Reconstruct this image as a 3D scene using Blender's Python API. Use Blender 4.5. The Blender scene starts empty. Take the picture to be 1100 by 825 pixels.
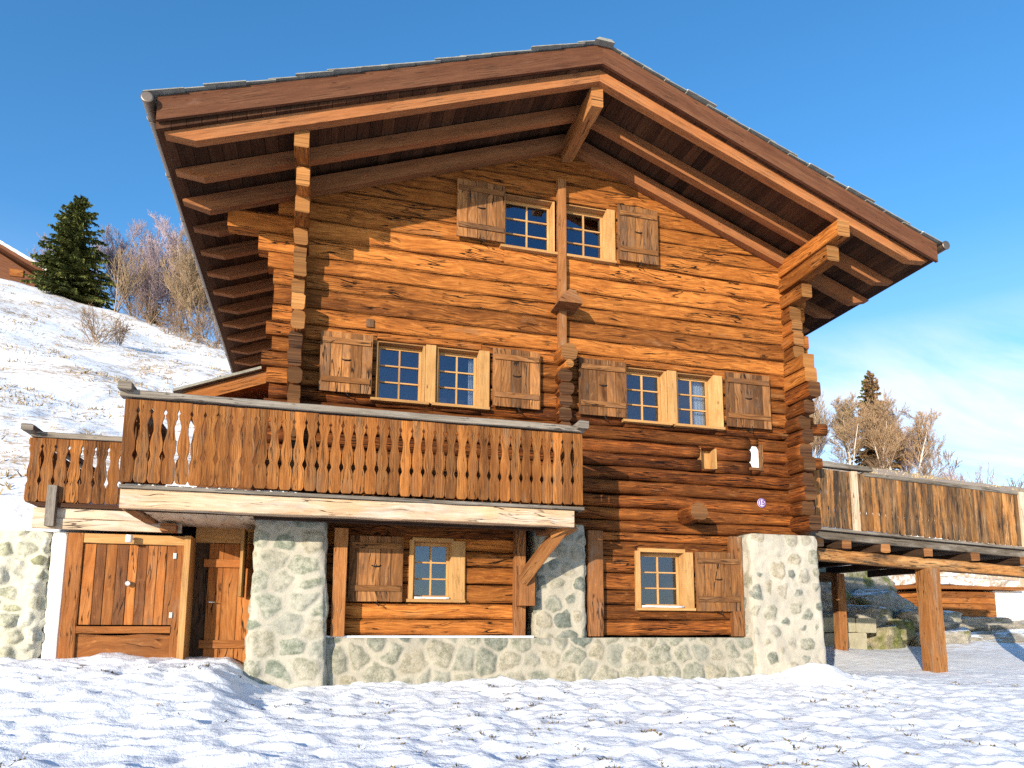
import bpy, math, random
from mathutils import Vector, Matrix, noise
random.seed(7)
sc = bpy.context.scene
COL = sc.collection
V = Vector

# ------------------------------------------------------------------ helpers
def ss(a, b, x):
    t = min(1.0, max(0.0, (x - a) / (b - a))); return t * t * (3 - 2 * t)
def tab(x, xs, ys):
    if x <= xs[0]: return ys[0]
    for i in range(len(xs) - 1):
        if x < xs[i + 1]:
            t = (x - xs[i]) / (xs[i + 1] - xs[i]); return ys[i] + (ys[i + 1] - ys[i]) * t
    return ys[-1]
def rnd(a, b): return random.uniform(a, b)
def nz(x, y=0.0, z=0.0): return noise.noise(V((x, y, z)))

class MB:
    """collects faces of one mesh; uv in metres along (u) and across (v) the grain, a random tint per piece"""
    def __init__(self): self.v = []; self.f = []; self.uv = []; self.t = []; self.m = []; self.s = []; self.vc = []
    def face(self, idx, uv, tint, mat=0, smooth=False):
        self.f.append(idx); self.uv.append(uv); self.t.append(tint); self.m.append(mat); self.s.append(smooth)
    def tint(self, age=.3): return (random.random(), random.random(), age, 1)
    def beam(self, p0, p1, w, h, up=(0, 0, 1), n=1, jit=0.0, e=.12, M=8, tint=None, age=.3, mat=0, endmat=None, taper=1.0):
        p0 = V(p0); p1 = V(p1); d = p1 - p0; L = d.length; d.normalize()
        up = V(up); side = d.cross(up); side.normalize(); up = side.cross(d)
        if tint is None: tint = self.tint(age)
        if endmat is None: endmat = mat
        b = len(self.v); s0 = rnd(0, 90); uo = rnd(0, 20)
        a0 = math.pi / M
        for i in range(n + 1):
            t = i / n; q = p0 + d * (L * t); u = L * t
            k = 1 + (taper - 1) * t
            wz = nz(u * .9 + s0, s0) * jit; wy = nz(u * .9, s0 + 40) * jit
            for j in range(M):
                a = a0 + j * 2 * math.pi / M; c = math.cos(a); s = math.sin(a)
                x = math.copysign(abs(c) ** e, c) * w / 2 * k; z = math.copysign(abs(s) ** e, s) * h / 2 * k
                if jit:
                    g = 1 + nz(u * 2.2 + s0, j * .9, s0) * jit * 2.2 / max(.1, min(w, h)); x *= g; z *= g
                self.v.append(q + side * (x + wy) + up * (z + wz))
        per = 2 * (w + h) / M
        for i in range(n):
            for j in range(M):
                a = b + i * M + j; c = b + i * M + (j + 1) % M
                u0 = uo + L * i / n; u1 = uo + L * (i + 1) / n; v0 = j * per; v1 = (j + 1) * per
                self.face((a, c, c + M, a + M), ((u0, v0), (u0, v1), (u1, v1), (u1, v0)), tint, mat, e > .45)
        e0 = [b + j for j in range(M)]; e1 = [b + n * M + j for j in range(M)]
        def euv(i): 
            q = self.v[i]; return (q.dot(side) * .15 + uo, q.dot(up))
        self.face(tuple(reversed(e0)), tuple(euv(i) for i in reversed(e0)), tint, endmat)
        self.face(tuple(e1), tuple(euv(i) for i in e1), tint, endmat)
    def box(self, x0, x1, y0, y1, z0, z1, **k):
        """box whose grain runs along its longest side"""
        dx, dy, dz = x1 - x0, y1 - y0, z1 - z0; cx, cy, cz = (x0 + x1) / 2, (y0 + y1) / 2, (z0 + z1) / 2
        if dx >= dy and dx >= dz: self.beam((x0, cy, cz), (x1, cy, cz), dy, dz, **k)
        elif dz >= dy: self.beam((cx, cy, z0), (cx, cy, z1), dx, dy, up=(0, 1, 0), **k)
        else: self.beam((cx, y0, cz), (cx, y1, cz), dx, dz, **k)
    def prism(self, poly, y0, y1, tint=None, age=.3, mat=0, us=1.0):
        """polygon in x,z extruded along y; grain along x"""
        if tint is None: tint = self.tint(age)
        b = len(self.v); n = len(poly); uo = rnd(0, 20)
        for y in (y0, y1):
            for x, z in poly: self.v.append(V((x, y, z)))
        self.face(tuple(range(b, b + n)), tuple((uo + p[0], p[1] + p[0] * .376 * us) for p in poly), tint, mat)
        self.face(tuple(reversed(range(b + n, b + 2 * n))), tuple((uo + p[0], p[1] + p[0] * .376 * us) for p in reversed(poly)), tint, mat)
        for i in range(n):
            j = (i + 1) % n; l = math.dist(poly[i], poly[j])
            self.face((b + i, b + n + i, b + n + j, b + j), ((uo, 0), (uo, y1 - y0), (uo + l, y1 - y0), (uo + l, 0)), tint, mat)
    def hexa(self, c, tint=None, age=.3, mat=0, grain=1):
        """eight corners: bottom 4 ccw then top 4"""
        if tint is None: tint = self.tint(age)
        b = len(self.v); uo = rnd(0, 20)
        self.v += [V(p) for p in c]
        for q in ((3, 2, 1, 0), (4, 5, 6, 7), (0, 1, 5, 4), (1, 2, 6, 5), (2, 3, 7, 6), (3, 0, 4, 7)):
            p = [V(c[i]) for i in q]; l1 = (p[1] - p[0]).length; l2 = (p[2] - p[1]).length
            if l1 > l2: uv = ((uo, 0), (uo + l1, 0), (uo + l1, l2), (uo, l2))
            else: uv = ((uo, 0), (uo, l1), (uo + l2, l1), (uo + l2, 0))
            self.face(tuple(b + i for i in q), uv, tint, mat)
    def tube(self, pts, rads, M=3, tint=(.5, .5, .3, 1), mat=0, cap=False):
        b = len(self.v); n = len(pts)
        for i, p in enumerate(pts):
            d = (pts[min(i + 1, n - 1)] - pts[max(i - 1, 0)])
            if d.length < 1e-9: d = V((0, 0, 1))
            d.normalize(); a = d.orthogonal().normalized(); c = d.cross(a)
            for j in range(M):
                t = j * 2 * math.pi / M; self.v.append(p + (a * math.cos(t) + c * math.sin(t)) * rads[i])
        l = 0
        for i in range(n - 1):
            dl = (pts[i + 1] - pts[i]).length
            for j in range(M):
                x = b + i * M + j; y = b + i * M + (j + 1) % M
                self.face((x, y, y + M, x + M), ((l, j * .1), (l, j * .1 + .1), (l + dl, j * .1 + .1), (l + dl, j * .1)), tint, mat, True)
            l += dl
        if cap:
            self.face(tuple(b + j for j in reversed(range(M))), tuple((0, 0) for _ in range(M)), tint, mat)
            self.face(tuple(b + (n - 1) * M + j for j in range(M)), tuple((0, 0) for _ in range(M)), tint, mat)
    def lathe(self, c, axis, prof, M=16, mat=0, tint=(.5, .5, .3, 1)):
        """prof: (distance along axis, radius)"""
        axis = V(axis).normalized(); a = axis.orthogonal().normalized(); d = axis.cross(a); b = len(self.v); c = V(c)
        for s, r in prof:
            for j in range(M):
                t = j * 2 * math.pi / M; self.v.append(c + axis * s + (a * math.cos(t) + d * math.sin(t)) * r)
        for i in range(len(prof) - 1):
            for j in range(M):
                x = b + i * M + j; y = b + i * M + (j + 1) % M
                self.face((x, y, y + M, x + M), ((0, 0), (0, .1), (.1, .1), (.1, 0)), tint, mat, True)
        self.face(tuple(b + j for j in reversed(range(M))), tuple((0, .02 * j) for j in range(M)), tint, mat)
        k = b + (len(prof) - 1) * M
        self.face(tuple(k + j for j in range(M)), tuple((0, .02 * j) for j in range(M)), tint, mat)
    def mesh(self, name, mats):
        me = bpy.data.meshes.new(name); me.from_pydata([tuple(p) for p in self.v], [], self.f)
        uvl = me.uv_layers.new(name='UVMap'); flat = [c for u in self.uv for p in u for c in p]
        uvl.data.foreach_set('uv', flat)
        at = me.attributes.new('tint', 'FLOAT_COLOR', 'FACE'); at.data.foreach_set('color', [c for t in self.t for c in t])
        me.polygons.foreach_set('material_index', self.m); me.polygons.foreach_set('use_smooth', self.s)
        if self.vc:
            self.vc += [(.5, .5, .5, 1)] * (len(self.v) - len(self.vc)); sa = me.attributes.new('stone', 'FLOAT_COLOR', 'POINT'); sa.data.foreach_set('color', [c for t in self.vc for c in t])
        for m in (mats if isinstance(mats, (list, tuple)) else [mats]): me.materials.append(m)
        me.update(); return me
    def build(self, name, mats, parent=None, **props):
        o = bpy.data.objects.new(name, self.mesh(name, mats)); COL.objects.link(o)
        if parent: o.parent = parent
        for k, v in props.items(): o[k] = v
        return o

def thing(name, label, cat, group=None, loc=(0, 0, 0)):
    o = bpy.data.objects.new(name, None); COL.objects.link(o); o.location = loc; o.empty_display_size = .2
    o['label'] = label; o['category'] = cat
    if group: o['group'] = group
    return o

# ------------------------------------------------------------------ materials
def newmat(name):
    m = bpy.data.materials.new(name); m.use_nodes = True; nt = m.node_tree
    for n in list(nt.nodes): nt.nodes.remove(n)
    out = nt.nodes.new('ShaderNodeOutputMaterial'); b = nt.nodes.new('ShaderNodeBsdfPrincipled')
    nt.links.new(b.outputs[0], out.inputs[0]); return m, nt, b
class NT:
    def __init__(self, nt): self.nt = nt
    def n(self, t, **k):
        x = self.nt.nodes.new(t)
        for a, b in k.items(): setattr(x, a, b)
        return x
    def l(self, a, b): self.nt.links.new(a, b)
    def val(self, s, sock):
        if isinstance(s, (int, float)): sock.default_value = s
        elif isinstance(s, (tuple, list)): sock.default_value = (tuple(s) + (1,))[:len(sock.default_value)] if len(s) < len(sock.default_value) else s
        else: self.l(s, sock)
    def math(self, op, a, b=None, clamp=False):
        x = self.n('ShaderNodeMath', operation=op, use_clamp=clamp); self.val(a, x.inputs[0])
        if b is not None: self.val(b, x.inputs[1])
        return x.outputs[0]
    def vmath(self, op, a, b):
        x = self.n('ShaderNodeVectorMath', operation=op); self.val(a, x.inputs[0]); self.val(b, x.inputs[1]); return x.outputs[0]
    def mix(self, f, a, b, bt='MIX'):
        x = self.n('ShaderNodeMix', data_type='RGBA', blend_type=bt); self.val(f, x.inputs[0]); self.val(a, x.inputs[6]); self.val(b, x.inputs[7]); return x.outputs[2]
    def noise(self, vec, scale=1.0, detail=4, rough=.55, dist=0.0):
        x = self.n('ShaderNodeTexNoise'); self.l(vec, x.inputs['Vector']); x.inputs['Scale'].default_value = scale
        x.inputs['Detail'].default_value = detail; x.inputs['Roughness'].default_value = rough; x.inputs['Distortion'].default_value = dist; return x.outputs[0]
    def ramp(self, f, stops, interp='LINEAR'):
        x = self.n('ShaderNodeValToRGB'); cr = x.color_ramp; cr.interpolation = interp
        while len(cr.elements) < len(stops): cr.elements.new(.5)
        for e, (p, c) in zip(cr.elements, stops): e.position = p; e.color = tuple(c) + (1,)
        self.val(f, x.inputs[0]); return x.outputs[0]
    def mr(self, f, a, b, c=0.0, d=1.0):
        x = self.n('ShaderNodeMapRange'); self.val(f, x.inputs[0])
        for i, q in enumerate((a, b, c, d)): x.inputs[1 + i].default_value = q
        return x.outputs[0]
    def bump(self, h, strength, dist, normal=None):
        x = self.n('ShaderNodeBump'); x.inputs['Strength'].default_value = strength; x.inputs['Distance'].default_value = dist; self.l(h, x.inputs['Height'])
        if normal: self.l(normal, x.inputs['Normal'])
        return x.outputs[0]

def wood(name, young, old, grey=(.30, .26, .21), grey_amt=.0, crack=1.0, var=.5, rough=.78, bump=.5, grain=1.0, stain=.5, fib=.22, fleck=.25):
    """young / old: (dark, mid, light) colours of fresh and of sun-blackened timber; tint.b blends them"""
    m, nt, b = newmat(name); T = NT(nt)
    uv = T.n('ShaderNodeUVMap', uv_map='UVMap').outputs[0]
    at = T.n('ShaderNodeAttribute', attribute_name='tint'); sep = T.n('ShaderNodeSeparateColor'); T.l(at.outputs[0], sep.inputs[0])
    off = T.vmath('MULTIPLY', at.outputs[0], (37.0, 53.0, 0.0)); p = T.vmath('ADD', uv, off)
    warp = T.noise(T.vmath('MULTIPLY', p, (1.1, 3.0, 1)), 1, 2); 
    pw = T.vmath('ADD', p, T.vmath('MULTIPLY', T.n('ShaderNodeCombineXYZ').outputs[0], (0, 0, 0)))
    cw = T.n('ShaderNodeCombineXYZ'); T.l(T.math('MULTIPLY', T.math('SUBTRACT', warp, .5), .10), cw.inputs[1]); pw = T.vmath('ADD', p, cw.outputs[0])
    n1 = T.noise(T.vmath('MULTIPLY', pw, (.55, 7 * grain, 1)), 1, 5, .6)
    n2 = T.noise(T.vmath('MULTIPLY', pw, (1.6, 42 * grain, 1)), 1, 4, .6)
    n3 = T.noise(T.vmath('MULTIPLY', p, (1.3, 2.6, 1)), 1, 5, .65)
    n5 = T.noise(T.vmath('MULTIPLY', pw, (3.5, 120 * grain, 1)), 1, 2, .5)
    f = T.math('ADD', T.math('MULTIPLY', n1, .42), T.math('ADD', T.math('MULTIPLY', n2, .28), T.math('MULTIPLY', n3, .44)))
    f = T.math('ADD', f, T.math('MULTIPLY', T.math('SUBTRACT', n5, .5), fib))
    st = [(.36, 0), (.55, 1), (.74, 2)]
    cy = T.ramp(f, [(a, young[i]) for a, i in st]); co = T.ramp(f, [(a, old[i]) for a, i in st])
    agev = T.math('ADD', sep.outputs[2], T.math('MULTIPLY', T.math('SUBTRACT', n3, .5), 1.7), True)
    c = T.mix(agev, cy, co)
    # per piece lightness
    lv = T.math('ADD', 1.0 - var / 2, T.math('MULTIPLY', sep.outputs[0], var))
    vm = T.n('ShaderNodeVectorMath', operation='SCALE'); T.l(c, vm.inputs[0]); T.l(lv, vm.inputs[3]); c = vm.outputs[0]
    # dark weather stains and bleached grey patches
    n6 = T.noise(T.vmath('MULTIPLY', pw, (1.6, 11.0, 1)), 1, 6, .72)
    c = T.mix(T.math('MULTIPLY', T.mr(n6, .56, .70), stain), c, T.mix(1.0, c, (.42, .30, .22), 'MULTIPLY'))
    if grey_amt > 0:
        g = T.noise(T.vmath('MULTIPLY', pw, (.8, 5.0, 1)), 1, 6, .7)
        gcol = T.ramp(n2, [(.3, tuple(x * .45 for x in grey)), (.7, grey)])
        c = T.mix(T.mr(g, .62 - grey_amt * .35, .74 - grey_amt * .25, 0, min(1, .45 + grey_amt)), c, gcol)
    fk = T.noise(T.vmath('MULTIPLY', pw, (5.0, 34.0, 1)), 1, 4, .65)
    c = T.mix(T.math('MULTIPLY', T.mr(fk, .60, .72), fleck), c, tuple(min(1, x * 1.35 + .02) for x in young[2]))
    c = T.mix(T.math('MULTIPLY', T.mr(fk, .38, .28), .40), c, old[0])
    # knots
    vo = T.n('ShaderNodeTexVoronoi'); T.l(T.vmath('MULTIPLY', p, (2.2, 7.5, 1)), vo.inputs['Vector']); vo.inputs['Scale'].default_value = 1.0
    kn = T.mr(vo.outputs['Distance'], .10, .035)
    c = T.mix(T.math('MULTIPLY', kn, .75), c, tuple(x * .35 for x in young[0]))
    # drying cracks
    n4 = T.noise(T.vmath('MULTIPLY', pw, (.7, 24 * grain, 1)), 1, 3, .5)
    n7 = T.noise(T.vmath('MULTIPLY', p, (1.0, 2.0, 1)), 1.3, 2)
    ck = T.math('MULTIPLY', T.mr(T.math('ABSOLUTE', T.math('SUBTRACT', n4, .5)), .013, .005), T.mr(n7, .47, .56))
    ck = T.math('MULTIPLY', ck, crack)
    c = T.mix(T.math('MULTIPLY', ck, .95), c, (.010, .006, .004))
    T.l(c, b.inputs['Base Color'])
    T.l(T.math('ADD', rough - .1, T.math('MULTIPLY', n2, .2)), b.inputs['Roughness'])
    b.inputs['Specular IOR Level'].default_value = .14
    h = T.math('SUBTRACT', T.math('ADD', T.math('MULTIPLY', n2, .5), T.math('ADD', T.math('MULTIPLY', n5, .25), T.math('MULTIPLY', n1, .6))), T.math('MULTIPLY', ck, 1.2))
    T.l(T.bump(h, bump, .02), b.inputs['Normal'])
    return m

def plain(name, col, rough=.6, metal=0.0, nscale=6.0, namt=.25, bump=.0, spec=.4):
    m, nt, b = newmat(name); T = NT(nt); tc = T.n('ShaderNodeTexCoord').outputs['Object']
    n = T.noise(tc, nscale, 5, .6)
    c = T.mix(n, tuple(x * (1 - namt) for x in col), tuple(min(1, x * (1 + namt)) for x in col)); T.l(c, b.inputs['Base Color'])
    b.inputs['Roughness'].default_value = rough; b.inputs['Metallic'].default_value = metal; b.inputs['Specular IOR Level'].default_value = spec
    if bump: T.l(T.bump(T.noise(tc, nscale * 3, 5, .65), bump, .03), b.inputs['Normal'])
    return m

OLD = ((.010, .0045, .0025), (.088, .024, .006), (.35, .098, .016))
YNG = ((.115, .034, .007), (.285, .092, .017), (.49, .190, .042))
M = {}
M['log'] = wood('weathered_log', YNG, OLD, grey=(.36, .20, .09), grey_amt=.10, var=.75, bump=1.2, fib=.5, stain=.8, fleck=.3)
M['log_end'] = wood('log_end_grain', ((.13, .050, .016), (.32, .135, .038), (.50, .245, .080)), ((.016, .008, .005), (.055, .024, .011), (.15, .066, .028)), grey=(.17, .10, .05), grey_amt=.2, var=.6, grain=.5, bump=.6)
M['rafter'] = wood('rafter_timber', ((.15, .054, .020), (.32, .120, .042), (.44, .190, .072)), ((.05, .022, .011), (.12, .05, .024), (.2, .09, .04)), var=.35, crack=.5)
M['roof'] = wood('roof_timber', ((.065, .025, .013), (.135, .052, .025), (.22, .095, .045)), ((.035, .015, .009), (.085, .034, .018), (.15, .066, .033)), grey=(.30, .20, .15), grey_amt=.05, var=.35, crack=.5)
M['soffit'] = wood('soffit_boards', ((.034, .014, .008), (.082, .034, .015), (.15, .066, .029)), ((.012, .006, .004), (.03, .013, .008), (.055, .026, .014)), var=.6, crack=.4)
M['rail'] = wood('railing_boards', ((.100, .032, .008), (.27, .092, .019), (.50, .205, .050)), ((.026, .011, .006), (.105, .040, .012), (.28, .115, .036)), grey=(.20, .125, .07), grey_amt=.27, var=.7, stain=1.0, fib=.45)
M['walkrail'] = wood('bleached_railing_boards', ((.16, .062, .017), (.38, .165, .048), (.62, .35, .14)), ((.020, .013, .009), (.075, .045, .026), (.27, .18, .11)), grey=(.05, .038, .028), grey_amt=.50, var=.6, stain=1.0)
M['shutter'] = wood('shutter_wood', ((.10, .039, .013), (.245, .100, .031), (.42, .190, .062)), ((.026, .013, .008), (.085, .041, .020), (.22, .112, .052)), grey=(.15, .105, .075), grey_amt=.24, var=.6, stain=.9, fib=.4)
M['pine'] = wood('pale_pine', ((.27, .130, .042), (.45, .240, .085), (.60, .365, .155)), ((.12, .055, .02), (.27, .125, .042), (.42, .22, .08)), var=.25, crack=.35, stain=.25, bump=.25)
M['grey'] = wood('grey_weathered_beam', ((.115, .092, .07), (.22, .185, .145), (.36, .31, .255)), ((.04, .031, .024), (.10, .080, .06), (.19, .155, .12)), grey=(.34, .30, .255), grey_amt=.4, var=.3)
M['bleach'] = wood('bleached_beam', ((.32, .19, .09), (.54, .41, .28), (.68, .57, .45)), ((.24, .10, .03), (.44, .21, .07), (.60, .37, .16)), grey=(.62, .55, .46), grey_amt=.4, var=.1, stain=.35)
M['garage'] = wood('garage_boards', ((.13, .040, .010), (.32, .108, .025), (.50, .205, .056)), ((.030, .013, .008), (.095, .038, .017), (.22, .095, .040)), grey=(.30, .22, .15), grey_amt=.14, var=.55)
M['post'] = wood('structural_post', ((.15, .058, .020), (.34, .135, .040), (.54, .26, .085)), ((.05, .022, .012), (.14, .056, .024), (.28, .13, .055)), grey=(.34, .26, .18), grey_amt=.2, var=.4)
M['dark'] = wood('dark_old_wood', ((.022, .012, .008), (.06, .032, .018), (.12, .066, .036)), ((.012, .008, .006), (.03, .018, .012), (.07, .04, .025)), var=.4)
M['shingle'] = plain('lichened_shingle', (.24, .23, .195), .9, 0, 9, .6, .4)
M['gutter'] = plain('aged_copper_gutter', (.20, .155, .12), .42, .75, 5, .35, .05)
M['iron'] = plain('black_iron', (.02, .018, .016), .55, .6, 20, .3)
M['plaster'] = plain('white_plaster', (.80, .77, .70), .9, 0, 3, .08, .15)
M['curtain'] = plain('white_curtain', (.82, .81, .78), .9, 0, 3, .06)
M['white'] = plain('white_enamel', (.78, .77, .74), .4, 0, 3, .05)
M['lilac'] = plain('lilac_enamel', (.52, .44, .54), .4, 0, 3, .05)
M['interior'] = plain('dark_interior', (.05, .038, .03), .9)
M['steel'] = plain('brushed_steel', (.55, .53, .50), .3, .9, 10, .1)

def glassmat():
    m = bpy.data.materials.new('window_glass'); m.use_nodes = True; nt = m.node_tree; T = NT(nt)
    for n in list(nt.nodes): nt.nodes.remove(n)
    out = T.n('ShaderNodeOutputMaterial'); mx = T.n('ShaderNodeMixShader'); tr = T.n('ShaderNodeBsdfTransparent'); gl = T.n('ShaderNodeBsdfGlossy')
    tr.inputs[0].default_value = (.80, .84, .88, 1); gl.inputs['Roughness'].default_value = .015; gl.inputs[0].default_value = (.72, .80, 1.0, 1)
    lw = T.n('ShaderNodeLayerWeight'); lw.inputs[0].default_value = .35
    tc = T.n('ShaderNodeTexCoord').outputs['Object']
    T.l(T.bump(T.noise(tc, 2.2, 1), .05, .02), gl.inputs['Normal'])
    T.l(T.math('ADD', T.math('MULTIPLY', lw.outputs['Fresnel'], .6), .05, True), mx.inputs[0])
    T.l(tr.outputs[0], mx.inputs[1]); T.l(gl.outputs[0], mx.inputs[2]); T.l(mx.outputs[0], out.inputs[0]); return m
M['glass'] = glassmat()

def stonemat(name, scale=2.5, mortar=.5, gap=(.02, .11), soft=.03, round_=False, stones=((.20, .21, .16), (.34, .33, .26), (.43, .36, .26), (.15, .18, .16))):
    m, nt, b = newmat(name); T = NT(nt); tc = T.n('ShaderNodeTexCoord').outputs['Object']
    wn = T.n('ShaderNodeTexNoise'); T.l(tc, wn.inputs['Vector']); wn.inputs['Scale'].default_value = 2.3; wn.inputs['Detail'].default_value = 3
    p = T.vmath('ADD', tc, T.vmath('MULTIPLY', T.vmath('SUBTRACT', wn.outputs[1], (.5, .5, .5)), (.22, .0, .22)))
    p = T.vmath('MULTIPLY', p, (1.0, .35, 1.18))
    vd = T.n('ShaderNodeTexVoronoi', feature='DISTANCE_TO_EDGE'); T.l(p, vd.inputs['Vector']); vd.inputs['Scale'].default_value = scale
    vc = T.n('ShaderNodeTexVoronoi', feature='F1'); T.l(p, vc.inputs['Vector']); vc.inputs['Scale'].default_value = scale
    sp = T.n('ShaderNodeSeparateColor'); T.l(vc.outputs['Color'], sp.inputs[0])
    big = T.noise(tc, .9, 2); fine = T.noise(tc, 26, 6, .7); mid = T.noise(tc, 7, 5, .65)
    wdt = T.math('ADD', gap[0], T.math('MULTIPLY', T.mr(T.math('ADD', T.math('MULTIPLY', big, .6), T.math('MULTIPLY', sp.outputs[1], .4)), .35, .65), gap[1] - gap[0]))
    if round_:
        # half buried stones: rounded islands of differing size in broad mortar
        rad = T.math('ADD', .14, T.math('MULTIPLY', sp.outputs[1], .46))
        d = T.math('SUBTRACT', T.math('MULTIPLY', T.math('MINIMUM', vd.outputs['Distance'], .5), .9), T.math('SUBTRACT', .30, T.math('MULTIPLY', rad, .42)))
        d = T.math('ADD', d, T.math('MULTIPLY', T.math('SUBTRACT', mid, .5), .16))
    else:
        d = T.math('SUBTRACT', T.math('ADD', vd.outputs['Distance'], T.math('MULTIPLY', T.math('SUBTRACT', mid, .5), .09)), wdt)
    mask = T.math('MULTIPLY', T.mr(d, -soft, soft * 1.4), T.math('ADD', .55, T.math('MULTIPLY', sp.outputs[2], .45)))
    sc_ = T.ramp(sp.outputs[0], [(0, stones[0]), (.35, stones[1]), (.7, stones[2]), (1, stones[3])])
    sc_ = T.mix(T.mr(mid, .30, .7), T.mix(1, sc_, (.58, .60, .55), 'MULTIPLY'), sc_)
    sc_ = T.mix(T.mr(fine, .35, .75, 0, .7), sc_, T.mix(1, sc_, (1.6, 1.55, 1.45), 'MULTIPLY'))
    mo = T.mix(mid, (mortar * .66, mortar * .59, mortar * .46), (mortar * 1.1, mortar * 1.02, mortar * .85))
    mo = T.mix(T.mr(big, .4, .65, 0, .35), mo, (mortar * .55, mortar * .52, mortar * .42))
    T.l(T.mix(mask, mo, sc_), b.inputs['Base Color']); b.inputs['Roughness'].default_value = .92; b.inputs['Specular IOR Level'].default_value = .2
    h = T.math('ADD', T.math('MULTIPLY', T.mr(d, -.02, .10), 1.0), T.math('ADD', T.math('MULTIPLY', fine, .22), T.math('MULTIPLY', mid, .45)))
    T.l(T.bump(h, .6, .024), b.inputs['Normal']); return m
def masonry(name, mortar, stones, blend=.0):
    m, nt, b = newmat(name); T = NT(nt); tc = T.n('ShaderNodeTexCoord').outputs['Object']
    at = T.n('ShaderNodeAttribute', attribute_name='stone'); sp = T.n('ShaderNodeSeparateColor'); T.l(at.outputs[0], sp.inputs[0])
    fine = T.noise(tc, 38, 6, .7); mid = T.noise(tc, 9, 6, .7); big = T.noise(tc, 1.3, 4, .6)
    d = T.math('ADD', T.math('SUBTRACT', sp.outputs[0], .5), T.math('MULTIPLY', T.math('SUBTRACT', mid, .5), .10))
    mask = T.math('MULTIPLY', T.mr(d, -.02, .045), T.math('SUBTRACT', 1.0, T.math('MULTIPLY', T.mr(T.math('ADD', mid, T.math('MULTIPLY', sp.outputs[2], .3)), .5, .8), blend)))
    sc_ = T.ramp(sp.outputs[2], [(.05, stones[0]), (.35, stones[1]), (.65, stones[2]), (.95, stones[3])])
    sc_ = T.mix(T.mr(mid, .35, .65), T.mix(1, sc_, (.52, .55, .50), 'MULTIPLY'), sc_)
    sc_ = T.mix(T.mr(fine, .40, .70, 0, .8), T.mix(1, sc_, (.72, .72, .70), 'MULTIPLY'), T.mix(1, sc_, (1.45, 1.42, 1.35), 'MULTIPLY'))
    mo = T.mix(mid, tuple(x * .70 for x in mortar), tuple(min(1, x * 1.12) for x in mortar))
    mo = T.mix(T.mr(big, .42, .66, 0, .5), mo, tuple(x * .62 for x in mortar))
    T.l(T.mix(mask, mo, sc_), b.inputs['Base Color']); b.inputs['Roughness'].default_value = .93; b.inputs['Specular IOR Level'].default_value = .15
    T.l(T.bump(T.math('ADD', T.math('MULTIPLY', fine, .5), mid), .7, .02), b.inputs['Normal']); return m
M['stone'] = masonry('mortared_rubble_stone', (.43, .385, .30), ((.20, .215, .19), (.34, .33, .27), (.42, .36, .27), (.27, .28, .24)), .45)
M['stone_wide'] = masonry('stones_in_broad_mortar', (.49, .44, .355), ((.22, .23, .21), (.33, .325, .27), (.43, .35, .25), (.25, .255, .235)), .55)
M['stone_pale'] = masonry('pale_rubble_stone', (.48, .44, .355), ((.30, .32, .26), (.39, .39, .32), (.44, .38, .29), (.27, .30, .26)), .65)
M['stone_snow'] = masonry('snow_dusted_stone', (.62, .58, .46), ((.40, .38, .24), (.66, .62, .52), (.74, .71, .64), (.52, .48, .34)), .5)
M['block'] = plain('stone_block', (.36, .32, .22), .9, 0, 3.5, .45, .6)
def rockmat(name, base, moss):
    m, nt, b = newmat(name); T = NT(nt); tc = T.n('ShaderNodeTexCoord').outputs['Object']; geo = T.n('ShaderNodeNewGeometry')
    n1 = T.noise(T.vmath('MULTIPLY', tc, (1, 1, 3.2)), 1.8, 6, .65); n2 = T.noise(tc, 14, 6, .7); n3 = T.noise(tc, 1.6, 4, .6)
    c = T.ramp(n1, [(.3, tuple(x * .45 for x in base)), (.5, base), (.72, tuple(min(1, x * 1.5) for x in base))])
    c = T.mix(T.mr(n2, .4, .7, 0, .5), c, T.mix(1, c, (.5, .5, .5), 'MULTIPLY'))
    c = T.mix(T.mr(n3, .56 - moss * .2, .66 - moss * .1), c, T.ramp(n2, [(.35, (.06, .075, .018)), (.65, (.22, .22, .05))]))
    sz = T.n('ShaderNodeSeparateXYZ'); T.l(geo.outputs['Normal'], sz.inputs[0])
    sn = T.mr(T.math('ADD', sz.outputs[2], T.math('MULTIPLY', T.math('SUBTRACT', n3, .5), 1.0)), .86, .98)
    c = T.mix(sn, c, (.86, .87, .90)); T.l(c, b.inputs['Base Color']); b.inputs['Roughness'].default_value = .9
    T.l(T.bump(T.math('ADD', n1, T.math('MULTIPLY', n2, .8)), 1.0, .08), b.inputs['Normal']); return m
M['rock'] = rockmat('grey_boulder_rock', (.40, .355, .285), .15)
M['rock_moss'] = rockmat('mossy_rock', (.35, .30, .19), .75)

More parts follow.
